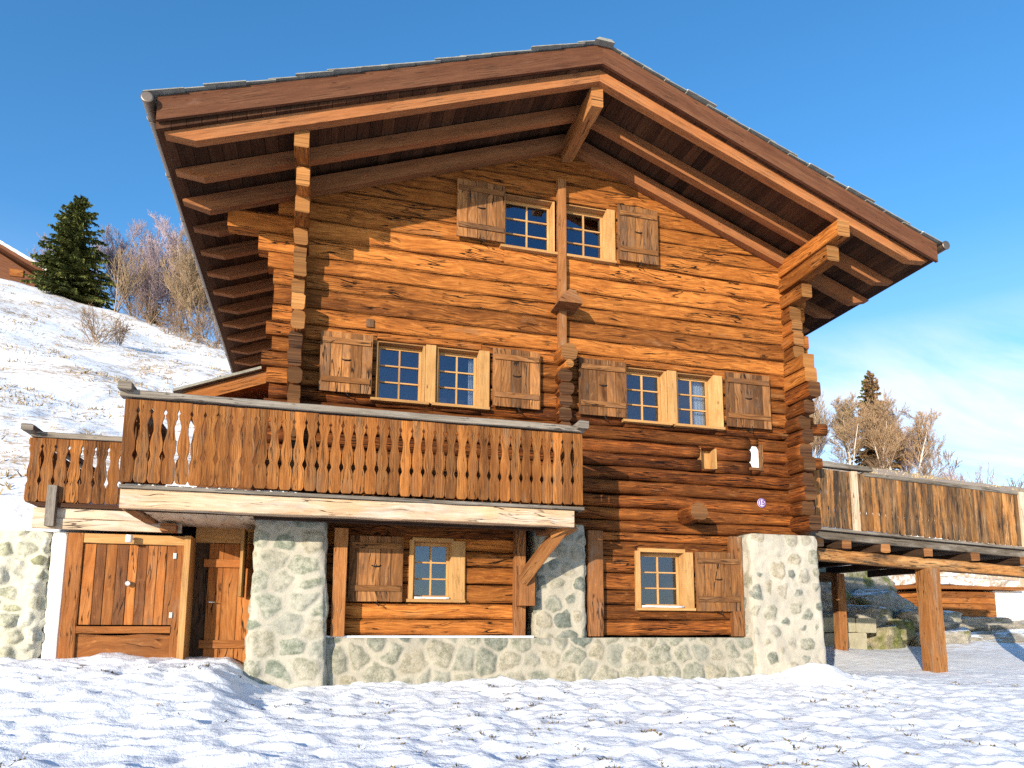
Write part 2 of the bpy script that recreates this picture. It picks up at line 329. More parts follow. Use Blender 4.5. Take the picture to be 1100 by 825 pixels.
def snowmat():
    m, nt, b = newmat('snow'); T = NT(nt); tc = T.n('ShaderNodeTexCoord').outputs['Object']
    n1 = T.noise(tc, 1.1, 6, .65); n2 = T.noise(tc, 9, 5, .7); n3 = T.noise(tc, .22, 4, .6); n4 = T.noise(T.vmath('MULTIPLY', tc, (1.2, 2.2, 2.2)), 2.4, 5, .75)
    sx = T.n('ShaderNodeSeparateXYZ'); T.l(tc, sx.inputs[0])
    hillm = T.mr(sx.outputs[1], 1.0, 6.0)                       # thin snow only on the slope behind the house
    bare = T.math('MULTIPLY', T.mr(T.math('ADD', T.math('MULTIPLY', n4, .75), T.math('ADD', T.math('MULTIPLY', n3, .35), T.mr(sx.outputs[0], 14, 38, 0, .30))), .545, .64), hillm, True)
    grass = T.ramp(n2, [(.3, (.26, .155, .075)), (.7, (.54, .375, .215))])
    c = T.mix(n1, (.80, .81, .84), (.88, .88, .885))
    T.l(T.mix(T.math('MULTIPLY', bare, .88), c, grass), b.inputs['Base Color']); b.inputs['Roughness'].default_value = .75; b.inputs['Specular IOR Level'].default_value = .25
    T.l(T.bump(T.math('ADD', n2, T.math('MULTIPLY', n4, .8)), .5, .05), b.inputs['Normal'])
    return m
M['snow'] = snowmat()
def leafmat(name, a, c2, trans=.0):
    m, nt, b = newmat(name); T = NT(nt); at = T.n('ShaderNodeAttribute', attribute_name='tint'); sp = T.n('ShaderNodeSeparateColor'); T.l(at.outputs[0], sp.inputs[0])
    T.l(T.mix(sp.outputs[0], a, c2), b.inputs['Base Color']); b.inputs['Roughness'].default_value = .8; b.inputs['Specular IOR Level'].default_value = .15; return m
M['needle'] = leafmat('spruce_needles', (.040, .055, .016), (.21, .22, .06))
M['needle_rust'] = leafmat('rusty_spruce_needles', (.13, .075, .03), (.30, .18, .08))
M['bark'] = leafmat('grey_bark', (.16, .12, .10), (.30, .24, .20))
M['bark_white'] = leafmat('birch_bark', (.50, .42, .34), (.68, .60, .52))
M['twig_mauve'] = leafmat('mauve_twigs', (.30, .22, .23), (.50, .40, .42))
M['twig_tan'] = leafmat('tan_twigs', (.26, .17, .10), (.46, .34, .21))
M['twig_rust'] = leafmat('russet_twigs', (.28, .17, .095), (.50, .34, .20))
M['twig_brown'] = leafmat('dark_brown_twigs', (.13, .08, .05), (.30, .19, .11))
M['dry_grass'] = leafmat('dry_grass', (.035, .035, .016), (.24, .17, .085))
M['hill_grass'] = leafmat('hill_grass', (.24, .17, .09), (.52, .40, .24))
M['shrub_leaf'] = leafmat('evergreen_leaves', (.05, .07, .012), (.17, .17, .035))

# ------------------------------------------------------------------ terrain
def terrain(x, y):
    yc = max(y, -14.0)
    fore = .82 + .068 * min(0.0, yc + .3) + .34 * ss(-.5, -1.25, x) * ss(-4.0, -.2, y) - .19 * ss(8.5, 12, x) * ss(-2, 1, y) + .105 * max(0.0, min(y, 6.0) + 1.0) * ss(9.5, 12, x)
    S = tab(x, [-30, -22, -15, -8, 20, 51, 64, 80], [.525, .518, .485, .45, .37, .302, .258, .22])
    hill = 2.9 + S * (min(y, 45.0) - 1.0) + .10 * max(0.0, y - 45.0)
    ys = tab(x, [-3.9, -3.5, -.6, 0, 8.4, 9.2, 13, 18], [.5, 4.0, 4.0, 8.0, 8.0, 6.0, 6.2, 9.0])
    k = ss(ys, ys + 1.4, y); z = fore * (1 - k) + hill * k
    return z
def bumps(x, y):
    near = 1 - ss(0, 6, y)
    a = nz(x * .8, y * 1.2, 3) * .03 + nz(x * 2.4, y * 4.2, 9) * .040 + nz(x * 5.5, y * 9.5, 5) * .024 + nz(x * 11.0, y * 17.0, 8) * .012
    a += max(0, nz(x * 3.1 + 8, y * 5.6, 1) - .1) * .07 - max(0, nz(x * 6 + 3, y * 10, 2) - .28) * .06
    a += nz(x * 3.6 + 4, y * 6.5, 7) * .030
    for mx, my, mh, mr_ in ((8.0, -.75, .24, .55), (-2.6, .15, .08, .5), (5.2, -.5, .06, .5), (2.6, -.55, .05, .6)): a += mh * math.exp(-((x - mx) ** 2 + (y - my) ** 2) / (mr_ * mr_))
    flat = 1 - .55 * ss(8.8, 10.5, x)
    b = nz(x * .25, y * .25, 2) * .35 + nz(x * .9, y * 1.1, 4) * .12 + nz(x * 2.5, y * 2.5, 6) * .08
    return a * near * flat + b * ss(1.5, 8, y)
def axis(segs):
    out = [segs[0][0]]
    for a, b, st in segs:
        n = max(1, round((b - a) / st)); out += [a + (b - a) * (i + 1) / n for i in range(n)]
    return out
xs = axis([(-170, -60, 10), (-60, -28, 1.6), (-28, -8, .45), (-8, 14, .055), (14, 24, .4), (24, 90, 1.6), (90, 220, 12)])
ys_ = axis([(-70, -14, 6), (-14, -8.2, .5), (-8.2, -.1, .045), (-.1, 2, .15), (2, 14, .3), (14, 48, .5), (48, 80, 3), (80, 200, 12)])
g = MB(); nx = len(xs)
for y in ys_:
    for x in xs: g.v.append(V((x, y, terrain(x, y) + bumps(x, y))))
gm = bpy.data.meshes.new('snow_ground')
gm.from_pydata([tuple(p) for p in g.v], [], [(j * nx + i, j * nx + i + 1, (j + 1) * nx + i + 1, (j + 1) * nx + i) for j in range(len(ys_) - 1) for i in range(nx - 1)])
gm.polygons.foreach_set('use_smooth', [True] * len(gm.polygons)); gm.materials.append(M['snow'])
go = bpy.data.objects.new('snow_ground', gm); COL.objects.link(go); go['kind'] = 'structure'
def gz(x, y): return terrain(x, y) + bumps(x, y)

# ------------------------------------------------------------------ chalet: log walls
chalet = thing('chalet', 'large old log chalet with carved balcony and rubble stone base in the foreground', 'chalet', loc=(3.97, 0, .8))
chalet.location = (0, 0, 0)
RX = 3.97
def rb(x): return 10.12 - .376 * abs(x - RX)          # underside of the rafters

OPEN = [(.78, 2.46, 5.13, 6.12), (5.0, 6.76, 5.13, 6.12), (2.84, 4.76, 7.97, 9.0), (6.44, 6.72, 4.40, 4.76), (7.45, 7.62, 4.47, 4.87)]
def log_rows(mb, x_left, x_right, z0, z1, opens, style, y0=0.0, seg=.22, end=None):
    z = z0
    while z < z1 - .04:
        h, e, age, out = style(z); h = min(h, z1 - z)
        if z1 - (z + h) < .09: h = z1 - z
        xl = x_left(z, h); xr = x_right(z, h)
        if xr - xl < .3: break
        cuts = [o for o in opens if o[2] < z + h - .01 and o[3] > z + .01]
        bx = sorted(set([xl, xr] + [max(xl, min(xr, c)) for o in cuts for c in o[:2]]))
        tint = mb.tint(age); oy = rnd(-.012, .012) - out
        for a, b in zip(bx[:-1], bx[1:]):
            if b - a < .02: continue
            zz0, zz1 = z, z + h
            o = next((o for o in cuts if o[0] <= (a + b) / 2 <= o[1]), None)
            parts = [(zz0, zz1)]
            if o: parts = [(p, q) for p, q in ((zz0, min(zz1, o[2])), (max(zz0, o[3]), zz1)) if q - p > .025]
            for p, q in parts:
                mb.beam((a, y0 + .11 + oy, (p + q) / 2), (b, y0 + .11 + oy, (p + q) / 2), .25, (q - p) * .966, n=max(1, int((b - a) / seg)), jit=.022 if e > .4 else .013, e=e, M=12, tint=tint)
        z += h
def style_upper(z):
    if z < 5.1: return rnd(.18, .26), .60, rnd(.72, 1.18), .0
    if z < 6.2: return rnd(.22, .30), .30, rnd(.40, .70), .0
    if z < 7.9: return rnd(.24, .33), .17, rnd(.05, .55), .005
    return rnd(.22, .31), .16, rnd(.0, .32), .01
def xl_(z, h):
    if z > 8.05: return max(-.45, RX - (10.30 - (z + h)) / .376)
    if 7.62 < z + h / 2 < 7.95: return -1.53
    if 7.35 < z + h / 2 <= 7.62: return -1.07
    return -.85 + rnd(-.10, .08)
def xr_(z, h):
    if z > 8.05: return min(8.4, RX + (10.30 - (z + h)) / .376)
    return 8.68 + rnd(-.12, .14)
w = MB(); log_rows(w, xl_, xr_, 3.22, 10.18, OPEN, style_upper)
w.prism([(1.2, 9.06), (6.74, 9.06), (RX, 10.31)], .06, .24, age=.5); w.prism([(-.3, 8.0), (1.9, 8.0), (1.9, rb(1.9) + .19), (-.3, rb(-.3) + .19)], .07, .24, age=.5); w.prism([(5.8, 8.0), (8.25, 8.0), (8.25, rb(8.25) + .19), (5.8, rb(5.8) + .19)], .07, .24, age=.5)
front = w.build('front_log_wall', M['log'], chalet)
# ground floor timber walls either side of the middle pier
def style_low_l(z): return rnd(.24, .30), .30, rnd(.0, .14), .0
def style_low_r(z): return rnd(.24, .29), .30, rnd(.6, .85), .0
w = MB(); log_rows(w, lambda z, h: .1, lambda z, h: 3.12, 1.5, 3.21, [(1.42, 2.06, 2.03, 2.95)], style_low_l)
w.build('ground_floor_log_wall', M['log'], chalet, label='bright orange squared log wall under the balcony')
w = MB(); log_rows(w, lambda z, h: 4.3, lambda z, h: 7.0, 1.5, 3.21, [(5.2, 6.06, 1.95, 2.92)], style_low_r)
w.build('ground_floor_log_wall', M['log'], chalet, label='brown squared log wall right of the middle stone pier')
# side and back walls (log rows), seen only from a step aside
def side_wall(x):
    mb = MB(); z = .85
    while z < 8.25:
        h = rnd(.25, .32); mb.beam((x, .25, z + h / 2), (x, 7.9, z + h / 2), .24, h * .985, n=8, jit=.015, e=.4, M=12, age=rnd(.3, .8)); z += h
    mb.build('side_log_wall', M['log'], chalet)
side_wall(-.40); side_wall(8.33)
w = MB(); log_rows(w, lambda z, h: max(-.4, RX - (10.12 - z - h) / .376 - .2), lambda z, h: min(8.35, RX + (10.12 - z - h) / .376 + .2), 2.0, 10.0, [], style_upper, y0=7.9, seg=1.2)
w.build('back_log_wall', M['log'], chalet)
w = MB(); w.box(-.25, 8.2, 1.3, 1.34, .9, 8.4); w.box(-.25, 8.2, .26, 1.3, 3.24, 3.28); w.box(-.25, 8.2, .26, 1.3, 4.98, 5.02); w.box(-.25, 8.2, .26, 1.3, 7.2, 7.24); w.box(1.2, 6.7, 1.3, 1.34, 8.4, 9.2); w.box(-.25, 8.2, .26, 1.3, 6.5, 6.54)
w.build('interior_light_block', M['interior'], chalet)  # dark panels added behind the windows to block light inside

# protruding ends of the side walls' logs: left and right corner, and the cross wall in the middle
def stack(name, x, rows, width, **kw):
    mb = MB()
    for z, h, p, e, age in rows:
        mb.beam((x + rnd(-.012, .012), .25, z), (x + rnd(-.015, .015), -p, z), width * rnd(.92, 1.06), h, n=max(3, int(p / .12) + 2), jit=.018 if p < .9 else .006, e=e, M=12, age=age, endmat=1)
    return mb.build(name, [M['log'], M['log_end']], chalet, **kw)
L = [(8.335, .27, 1.47, .16, .25), (8.02, .29, 1.08, .2, .15), (7.75, .25, .80, .22, .1)]
z = 7.62
while z > 3.3:
    h = rnd(.24, .31); z -= h
    L.append((z + h / 2, h * .99, rnd(.30, .44) + max(0, z - 7.0) * .2, .30 if z > 6.2 else .5, rnd(.1, .45) if z > 5.9 else rnd(.6, .95)))
stack('corner_log_stack', -.43, L, .20, label='stepped log ends of the left corner, reaching up to the eaves')
L = [(q[0], q[1], q[2], q[3], q[4]) for q in L]
Rr = [(8.31, .29, 1.62, .14, .2), (7.99, .27, 1.36, .16, .1), (7.67, .25, .62, .2, .1), (7.38, .28, .27, .35, .5), (7.11, .26, .30, .4, .55), (6.85, .26, .36, .4, .5), (6.60, .24, .33, .4, .4),
      (6.35, .26, .60, .22, .1), (6.08, .27, .62, .25, .15), (5.80, .28, .70, .45, .95), (5.52, .25, .55, .45, .95), (5.27, .25, .40, .5, .95), (5.02, .26, .44, .5, 1), (4.76, .26, .40, .5, .95), (4.50, .26, .46, .4, .95), (4.24, .25, .38, .5, 1), (3.98, .26, .42, .5, .95), (3.72, .25, .36, .5, .95), (3.45, .26, .52, .4, .95)]
stack('corner_log_stack', 8.32, Rr, .24, label='stepped dark log ends of the right corner beside the walkway')
mb = MB(); mb.beam((8.45, -.02, 5.25), (9.02, -.02, 5.27), .2, .22, n=3, jit=.02, e=.8, M=12, age=.9, endmat=1); mb.build('beam_stub', [M['log'], M['log_end']], chalet); mb = MB(); mb.beam((8.4, .12, 4.66), (8.98, .12, 4.66), .2, .20, n=2, jit=.01, e=.25, age=.7, endmat=1)
mb.build('beam_stub', [M['log'], M['log_end']], chalet)
mb = MB()
for z, h, wd, p, e, age in [(6.13, .30, .30, .34, .9, .55), (5.93, .13, .14, .37, 1, 0), (5.76, .24, .24, .26, .8, 1), (5.54, .22, .26, .24, .7, 1), (5.33, .22, .24, .22, .7, 1), (5.12, .24, .22, .20, .6, 1), (4.88, .26, .18, .16, .4, 1)]:
    mb.beam((3.86 + rnd(-.02, .02), .1, z), (3.86 + rnd(-.02, .02), -p, z), wd, h, n=4, jit=.02, e=e, M=14, age=age, endmat=1)
mb.build('cross_wall_log_stack', [M['log'], M['log_end']], chalet)
mb = MB(); mb.box(3.77, 3.92, -.13, -.02, 7.12, 9.35, jit=.004, n=8, age=.45); mb.build('cover_strip', M['post'], chalet)
mb = MB(); mb.box(3.78, 3.92, -.13, -.02, 6.24, 6.93, jit=.004, n=4, age=.55); mb.build('cover_strip', M['post'], chalet)
mb = MB(); mb.prism([(3.66, 6.93), (4.07, 6.93), (4.07, 6.98), (3.95, 7.14), (3.84, 7.16), (3.72, 7.05)], -.48, -.02, age=.7); mb.build('log_stub', M['post'], chalet, label='gable shaped block on the centre strip')
mb = MB(); mb.beam((6.1, .1, 3.53), (6.02, -.62, 3.53), .30, .30, n=5, jit=.02, e=1, M=16, age=.85, endmat=1); mb.build('log_stub', [M['log'], M['log_end']], chalet, label='round log end jutting out over the lower right window')
mb = MB(); mb.box(.60, .72, -.05, 0.0, 6.30, 6.43, age=.8); mb.build('wall_peg', M['shutter'], chalet)

# ------------------------------------------------------------------ stone base
def rough_block(mb, x0, x1, y0, y1, z0, z1, amp=.035, st=.07, left=0.0, right=0.0, front=0.0, mat=0, seed=0.0, round_=.05, cells=None):
    """rough-faced masonry: left/right/front = how far those faces spread at the foot"""
    def pt(u, v, s):
        z = z0 + (z1 - z0) * v; k = (1 - v)
        xa = x0 - left * k; xb = x1 + right * k; ya = y0 - front * k
        if s == 'f': x = xa + (xb - xa) * u; y = ya; n = V((0, -1, 0))
        elif s == 'r': x = xb; y = ya + (y1 - ya) * u; n = V((1, 0, 0))
        elif s == 'l': x = xa; y = y1 + (ya - y1) * u; n = V((-1, 0, 0))
        p = V((x, y, z)); d = nz(x * 3.1 + seed, y * 3.1, z * 3.1) * amp + nz(x * 9, y * 9 + seed, z * 9) * amp * .35
        ed = 0
        if s == 'f': ed = max(0, 1 - min(x - xa, xb - x) / .12)
        if s == 'r': ed = max(0, 1 - (y - ya) / .12)
        if s == 'l': ed = max(0, 1 - (y - ya) / .12)
        et = max(0, 1 - (z1 - z) / .10)
        p += n * (d * (1 - max(ed, et) ** 2) - round_ * et ** 2 * .5)
        k2 = round_ * .6 * ed ** 2; right_side = x > (xa + xb) / 2
        p.y += k2; p.x += -k2 if right_side else k2
        if ed >= .999: dd = nz(z * 3.7, seed, 5.0 if right_side else 9.0) * amp; p.x += dd
        return p
    if cells:
        cw, ch, g0, g1, rise = cells; st = .022; memo = {}
        def seedpt(i, j):
            k = (i, j)
            if k not in memo:
                q = random.Random((i * 7349 + j * 9151 + int(seed * 31)) & 0xffffff)
                memo[k] = ((i + .5 * (j % 2) + q.uniform(.12, .88)) * cw, (j + q.uniform(.15, .85)) * ch, q.random(), q.random(), q.random())
            return memo[k]
        def stone_at(sx, sz):
            wx = sx + .05 * nz(sx * 5, sz * 5, seed) + .02 * nz(sx * 16, sz * 16, seed); wz_ = sz + .05 * nz(sx * 5, sz * 5, seed + 50) + .02 * nz(sx * 16, sz * 16, seed + 9)
            j0 = int(math.floor(wz_ / ch)); i0 = int(math.floor(wx / cw)); best = []
            for j in range(j0 - 2, j0 + 3):
                for i in range(i0 - 2, i0 + 3):
                    c = seedpt(i, j); best.append((math.hypot((wx - c[0]) / cw, (wz_ - c[1]) / ch), c))
            best.sort(key=lambda t: t[0]); d1, c1 = best[0]; d2 = best[1][0]
            e = (d2 - d1) * .5; gap = g0 + (g1 - g0) * c1[2]
            rad = (.62 - .9 * gap) - d1                                   # keeps half buried stones round
            e = min(e - gap, rad) if g1 > .12 else e - gap
            hgt = ss(-.03, .16, e) * rise * (.5 + c1[3]); return hgt, (max(0, min(1, .5 + e)), c1[3], c1[4], 1)
    for s, Lx in (('f', x1 - x0 + left + right), ('r', y1 - y0), ('l', y1 - y0)):
        nu = max(2, int(Lx / st)); nv = max(2, int((z1 - z0) / st)); b = len(mb.v)
        for j in range(nv + 1):
            for i in range(nu + 1):
                p = pt(i / nu, j / nv, s)
                if cells:
                    per = p.x if s == 'f' else (x1 + p.y - y0 if s == 'r' else x0 - (p.y - y0)); hg, col = stone_at(per, p.z)
                    p += {'f': V((0, -1, 0)), 'r': V((1, 0, 0)), 'l': V((-1, 0, 0))}[s] * hg * (0 if i in (0, nu) else 1)
                    mb.vc += [(.5, .5, .5, 1)] * (len(mb.v) - len(mb.vc)); mb.vc.append(col)
                mb.v.append(p)
        for j in range(nv):
            for i in range(nu):
                a = b + j * (nu + 1) + i; mb.face((a, a + 1, a + nu + 2, a + nu + 1), ((0, 0),) * 4, (.5, .5, .5, 1), mat, True)
    b = len(mb.v); nt_ = max(2, int((x1 - x0) / st))
    for y in (y0 + round_ * .5, y1):
        for i in range(nt_ + 1):
            x = x0 + (x1 - x0) * i / nt_; mb.v.append(V((x, y, z1 - .003 + nz(x * 4, y, seed) * amp * .2)))
    for i in range(nt_): mb.face((b + i, b + i + 1, b + nt_ + 2 + i, b + nt_ + 1 + i), ((0, 0),) * 4, (.5, .5, .5, 1), mat)
mb = MB(); rough_block(mb, -.2, 7.35, -.27, .3, .45, 1.47, .025, seed=3, front=.05, cells=(.36, .34, .02, .10, .022)); mb.build('stone_foundation', M['stone'], chalet)
mb = MB(); rough_block(mb, -.83, .12, -.44, .35, .45, 3.22, .025, seed=11, left=.06, right=.10, front=.04, cells=(.42, .30, .02, .115, .018)); mb.build('stone_pier', M['stone_pale'], chalet, label='pale rubble stone pier beside the plank door')
mb = MB(); rough_block(mb, 3.36, 4.22, -.17, .3, 1.4, 3.28, .025, seed=23, left=.02, cells=(.30, .27, .03, .14, .02)); mb.build('stone_pier', M['stone'], chalet, label='rubble stone pier behind the diagonal balcony strut')
mb = MB(); rough_block(mb, 7.14, 8.52, -.32, .45, .45, 3.24, .03, seed=31, right=.06, front=.05, cells=(.31, .30, .05, .30, .022)); mb.build('stone_pier', M['stone_wide'], chalet, label='pale rubble stone corner pier on the right')
mb = MB(); mb.box(.14, 3.3, -.25, -.02, 1.472, 1.50, age=0); mb.build('ledge_snow', M['snow'], chalet)

def part(name, mat, *boxes, **kw):
    age = kw.pop('age', .3); jit = kw.pop('jit', .004); mb = MB()
    for b in boxes: mb.box(*b, jit=jit, n=6, age=age)
    return mb.build(name, mat, kw.pop('parent', chalet), **kw)
part('timber_post', M['post'], (.24, .44, -.30, -.05, 1.49, 3.06), age=.35)
part('timber_post', M['post'], (3.02, 3.20, -.16, -.0, 1.49, 3.2), age=.55)
part('timber_post', M['post'], (4.26, 4.52, -.14, .0, 1.49, 3.2), age=.75)
part('timber_post', M['post'], (6.90, 7.12, -.12, .0, 1.49, 3.2), age=.65)
mb = MB(); mb.beam((3.10, -.32, 2.36), (3.50, -1.02, 3.10), .17, .20, up=(0, 1, 0), n=5, jit=.012, age=.35); mb.beam((3.42, -.9, 3.02), (3.60, -1.15, 3.14), .24, .16, n=2, jit=.01, age=.1)
br = mb.build('balcony_strut', M['post'], chalet)
mb = MB(); mb.box(3.04, 3.30, -.36, -.02, 1.96, 2.58, jit=.008, n=4, age=.6); mb.build('strut_foot', M['post'], br)
part('header_beam', M['log'], (.44, 3.2, -.05, .0, 2.99, 3.2), age=.8)

# ------------------------------------------------------------------ windows and shutters
def window(x0, x1, z0, z1, face_r=0.0, face_l=0.0, head=.0, curtain=None, sill=True, dep=.20, parent=chalet, y0=0.0, sill_snow=False):
    yf = y0 - .055; yb = y0 + dep
    mb = MB(); j = .035
    mb.box(x0 - j * .8, x0, y0 - .03, yb + .03, z0, z1, age=.8); mb.box(x1, x1 + j, yf + .005, yb + .03, z0, z1, age=.0); mb.box(x0 - j, x1 + j, y0 - .02, yb + .03, z1, z1 + j * .6, age=.9)
    if face_r: mb.box(x1 + .004, x1 + face_r, yf - .012, y0 + .0, z0 - .02, z1 + .02, age=.05)
    if face_l: mb.box(x0 - face_l, x0 - .004, yf - .012, y0 + .0, z0 - .02, z1 + .02, age=.35)
    if head: mb.box(x0 - .03, x1 + .03, yf - .010, y0 + .0, z1 + .004, z1 + head, age=.3)
    wobj = mb.build('window', M['pine'], parent)
    s = .045; mb = MB(); ya, yc = yb - .075, yb - .035
    mb.box(x0 + .002, x0 + s, ya, yc, z0, z1 - .002, age=0); mb.box(x1 - s, x1 - .002, ya, yc, z0, z1 - .002, age=0)
    mb.box(x0 + s, x1 - s, ya + .001, yc - .001, z0, z0 + .06, age=0); mb.box(x0 + s, x1 - s, ya + .001, yc - .001, z1 - .055, z1 - .002, age=0)
    xm = (x0 + x1) / 2; mb.box(xm - .013, xm + .013, ya - .006, yc + .002, z0 + .06, z1 - .055, age=0)
    for k in (1, 2):
        zz = z0 + .06 + (z1 - z0 - .115) * k / 3; mb.box(x0 + s, xm - .013, ya - .004, yc, zz - .012, zz + .012, age=0); mb.box(xm + .013, x1 - s, ya - .004, yc, zz - .012, zz + .012, age=0)
    mb.build('sash', M['pine'], wobj)
    mb = MB(); mb.box(x0 + .01, x1 - .01, yc - .022, yc - .014, z0 + .02, z1 - .02); mb.build('glass', M['glass'], wobj)
    if sill:
        mb = MB(); mb.box(x0 - .10, x1 + max(.1, face_r), yf - .05, y0 + .12, z0 - .05, z0 - .002, age=.3); sl = mb.build('sill', M['pine'], wobj)
    if sill_snow:
        mb = MB(); mb.box(x0 + .02, x1 - .02, yf - .02, ya - .01, z0, z0 + .035, jit=.006, n=6, e=.5); mb.build('sill_snow', M['snow'], wobj)
    if curtain:
        mb = MB(); a, c = curtain; n = 24; b = len(mb.v)
        for i in range(n + 1):
            x = a + (c - a) * i / n; yy = yb + .06 + .018 * math.sin(i * 2.1) + .006 * math.sin(i * 5.3)
            mb.v += [V((x, yy, z0 - .02)), V((x, yy, z1))]
        for i in range(n): mb.face((b + 2 * i, b + 2 * i + 2, b + 2 * i + 3, b + 2 * i + 1), ((0, 0),) * 4, (.5, .5, .5, 1), 0, True)
        mb.build('curtain', M['curtain'], wobj)
    return wobj
def shutter(x0, x1, z0, z1, planks=4, grey=.4, lab=None, parent=chalet, off=.035):
    mb = MB(); x = x0; ws = [rnd(.8, 1.2) for _ in range(planks)]; tot = sum(ws)
    for q in ws:
        wd = (x1 - x0) * q / tot; mb.box(x + .002, x + wd - .002, -.055 - off - .03, -.055 - off, z0 + rnd(-.004, .004), z1 + rnd(-.004, .004), age=max(0, min(1, grey + rnd(-.35, .35))), n=3, jit=.002); x += wd
    kw = {'label': lab} if lab else {}
    s = mb.build('shutter', M['shutter'], parent, **kw)
    for zz in (z0 + (z1 - z0) * .20, z1 - (z1 - z0) * .15):
        mb = MB(); mb.box(x0 + .03, x1 - .03, -.055 - off - .052, -.055 - off - .031, zz - .045, zz + .045, age=rnd(.1, .6), n=2, jit=.002); mb.build('batten', M['shutter'], s)
    mb = MB(); xm = (x0 + x1) / 2; zz = (z0 + z1) / 2 + .04
    pts = [V((xm - .07, -.055 - off - .034, zz + .008)), V((xm - .03, -.055 - off - .042, zz - .008)), V((xm + .03, -.055 - off - .042, zz - .008)), V((xm + .07, -.055 - off - .034, zz + .008))]
    mb.tube(pts, [.008, .011, .011, .008], 6, cap=True); mb.build('handle', M['iron'], s)
    mb = MB(); mb.tube([V((xm + .02, -.02, z0 - .03)), V((xm + .02, -.14, z0 - .025)), V((xm + .035, -.15, z0 + .02))], [.012, .01, .008], 6, cap=True); mb.tube([V((xm + .02, -.14, z0 - .03)), V((xm + .06, -.145, z0 - .07))], [.009, .007], 6, cap=True); mb.build('catch', M['iron'], s)
    return s
def mullion(x0, x1, z0, z1): part('mullion', M['pine'], (x0, x1, -.075, .18, z0 - .02, z1 + .02), age=.0)
window(.80, 1.51, 5.15, 6.08); window(1.76, 2.42, 5.15, 6.08, face_r=.18, curtain=(2.31, 2.42)); mullion(1.55, 1.72, 5.15, 6.08)
window(5.04, 5.76, 5.15, 6.08); window(6.02, 6.70, 5.15, 6.08, face_r=.19, curtain=(6.47, 6.70)); mullion(5.80, 5.98, 5.15, 6.08)
window(2.86, 3.70, 8.0, 8.95); window(3.96, 4.70, 8.0, 8.95, face_r=.16)
window(1.44, 2.02, 2.05, 2.93, face_r=.22, face_l=.07, head=.06, sill_snow=True)
window(5.22, 6.02, 1.96, 2.88, face_r=.18, face_l=.09, head=.07, sill_snow=True, dep=.20)
for a in [(-.08, .71, 5.18, 6.13, 5, .45), (2.64, 3.45, 5.17, 6.15, 5, .35), (4.13, 5.0, 5.16, 6.14, 5, .6), (6.92, 7.83, 5.17, 6.17, 5, .55), (2.0, 2.83, 8.02, 9.04, 5, .45), (4.89, 5.67, 8.02, 9.06, 5, .4), (.47, 1.27, 2.0, 2.98, 5, .6), (6.21, 7.06, 1.91, 2.91, 5, .35)]: shutter(*a)
# two small openings low on the right
mb = MB(); mb.box(6.43, 6.45, -.01, .22, 4.40, 4.76, age=1.3); mb.box(6.715, 6.745, -.03, .22, 4.40, 4.76, age=.0); mb.box(6.44, 6.72, .17, .20, 4.40, 4.76, age=.0)
mb.build('wall_niche', M['pine'], chalet, label='small recessed square hole in the log wall')
mb = MB(); mb.prism([(7.46, 4.47), (7.63, 4.47), (7.63, 4.78), (7.58, 4.87), (7.50, 4.87), (7.46, 4.80)], .02, .08); nb = mb.build('wall_niche', M['plaster'], chalet, label='small white keyhole opening near the right corner')
mb = MB(); mb.box(7.62, 7.68, -.04, .1, 4.42, 4.90, age=.4, jit=.006, n=3); mb.box(7.40, 7.63, -.05, .06, 4.42, 4.47, age=.4); mb.build('niche_trim', M['shutter'], nb)

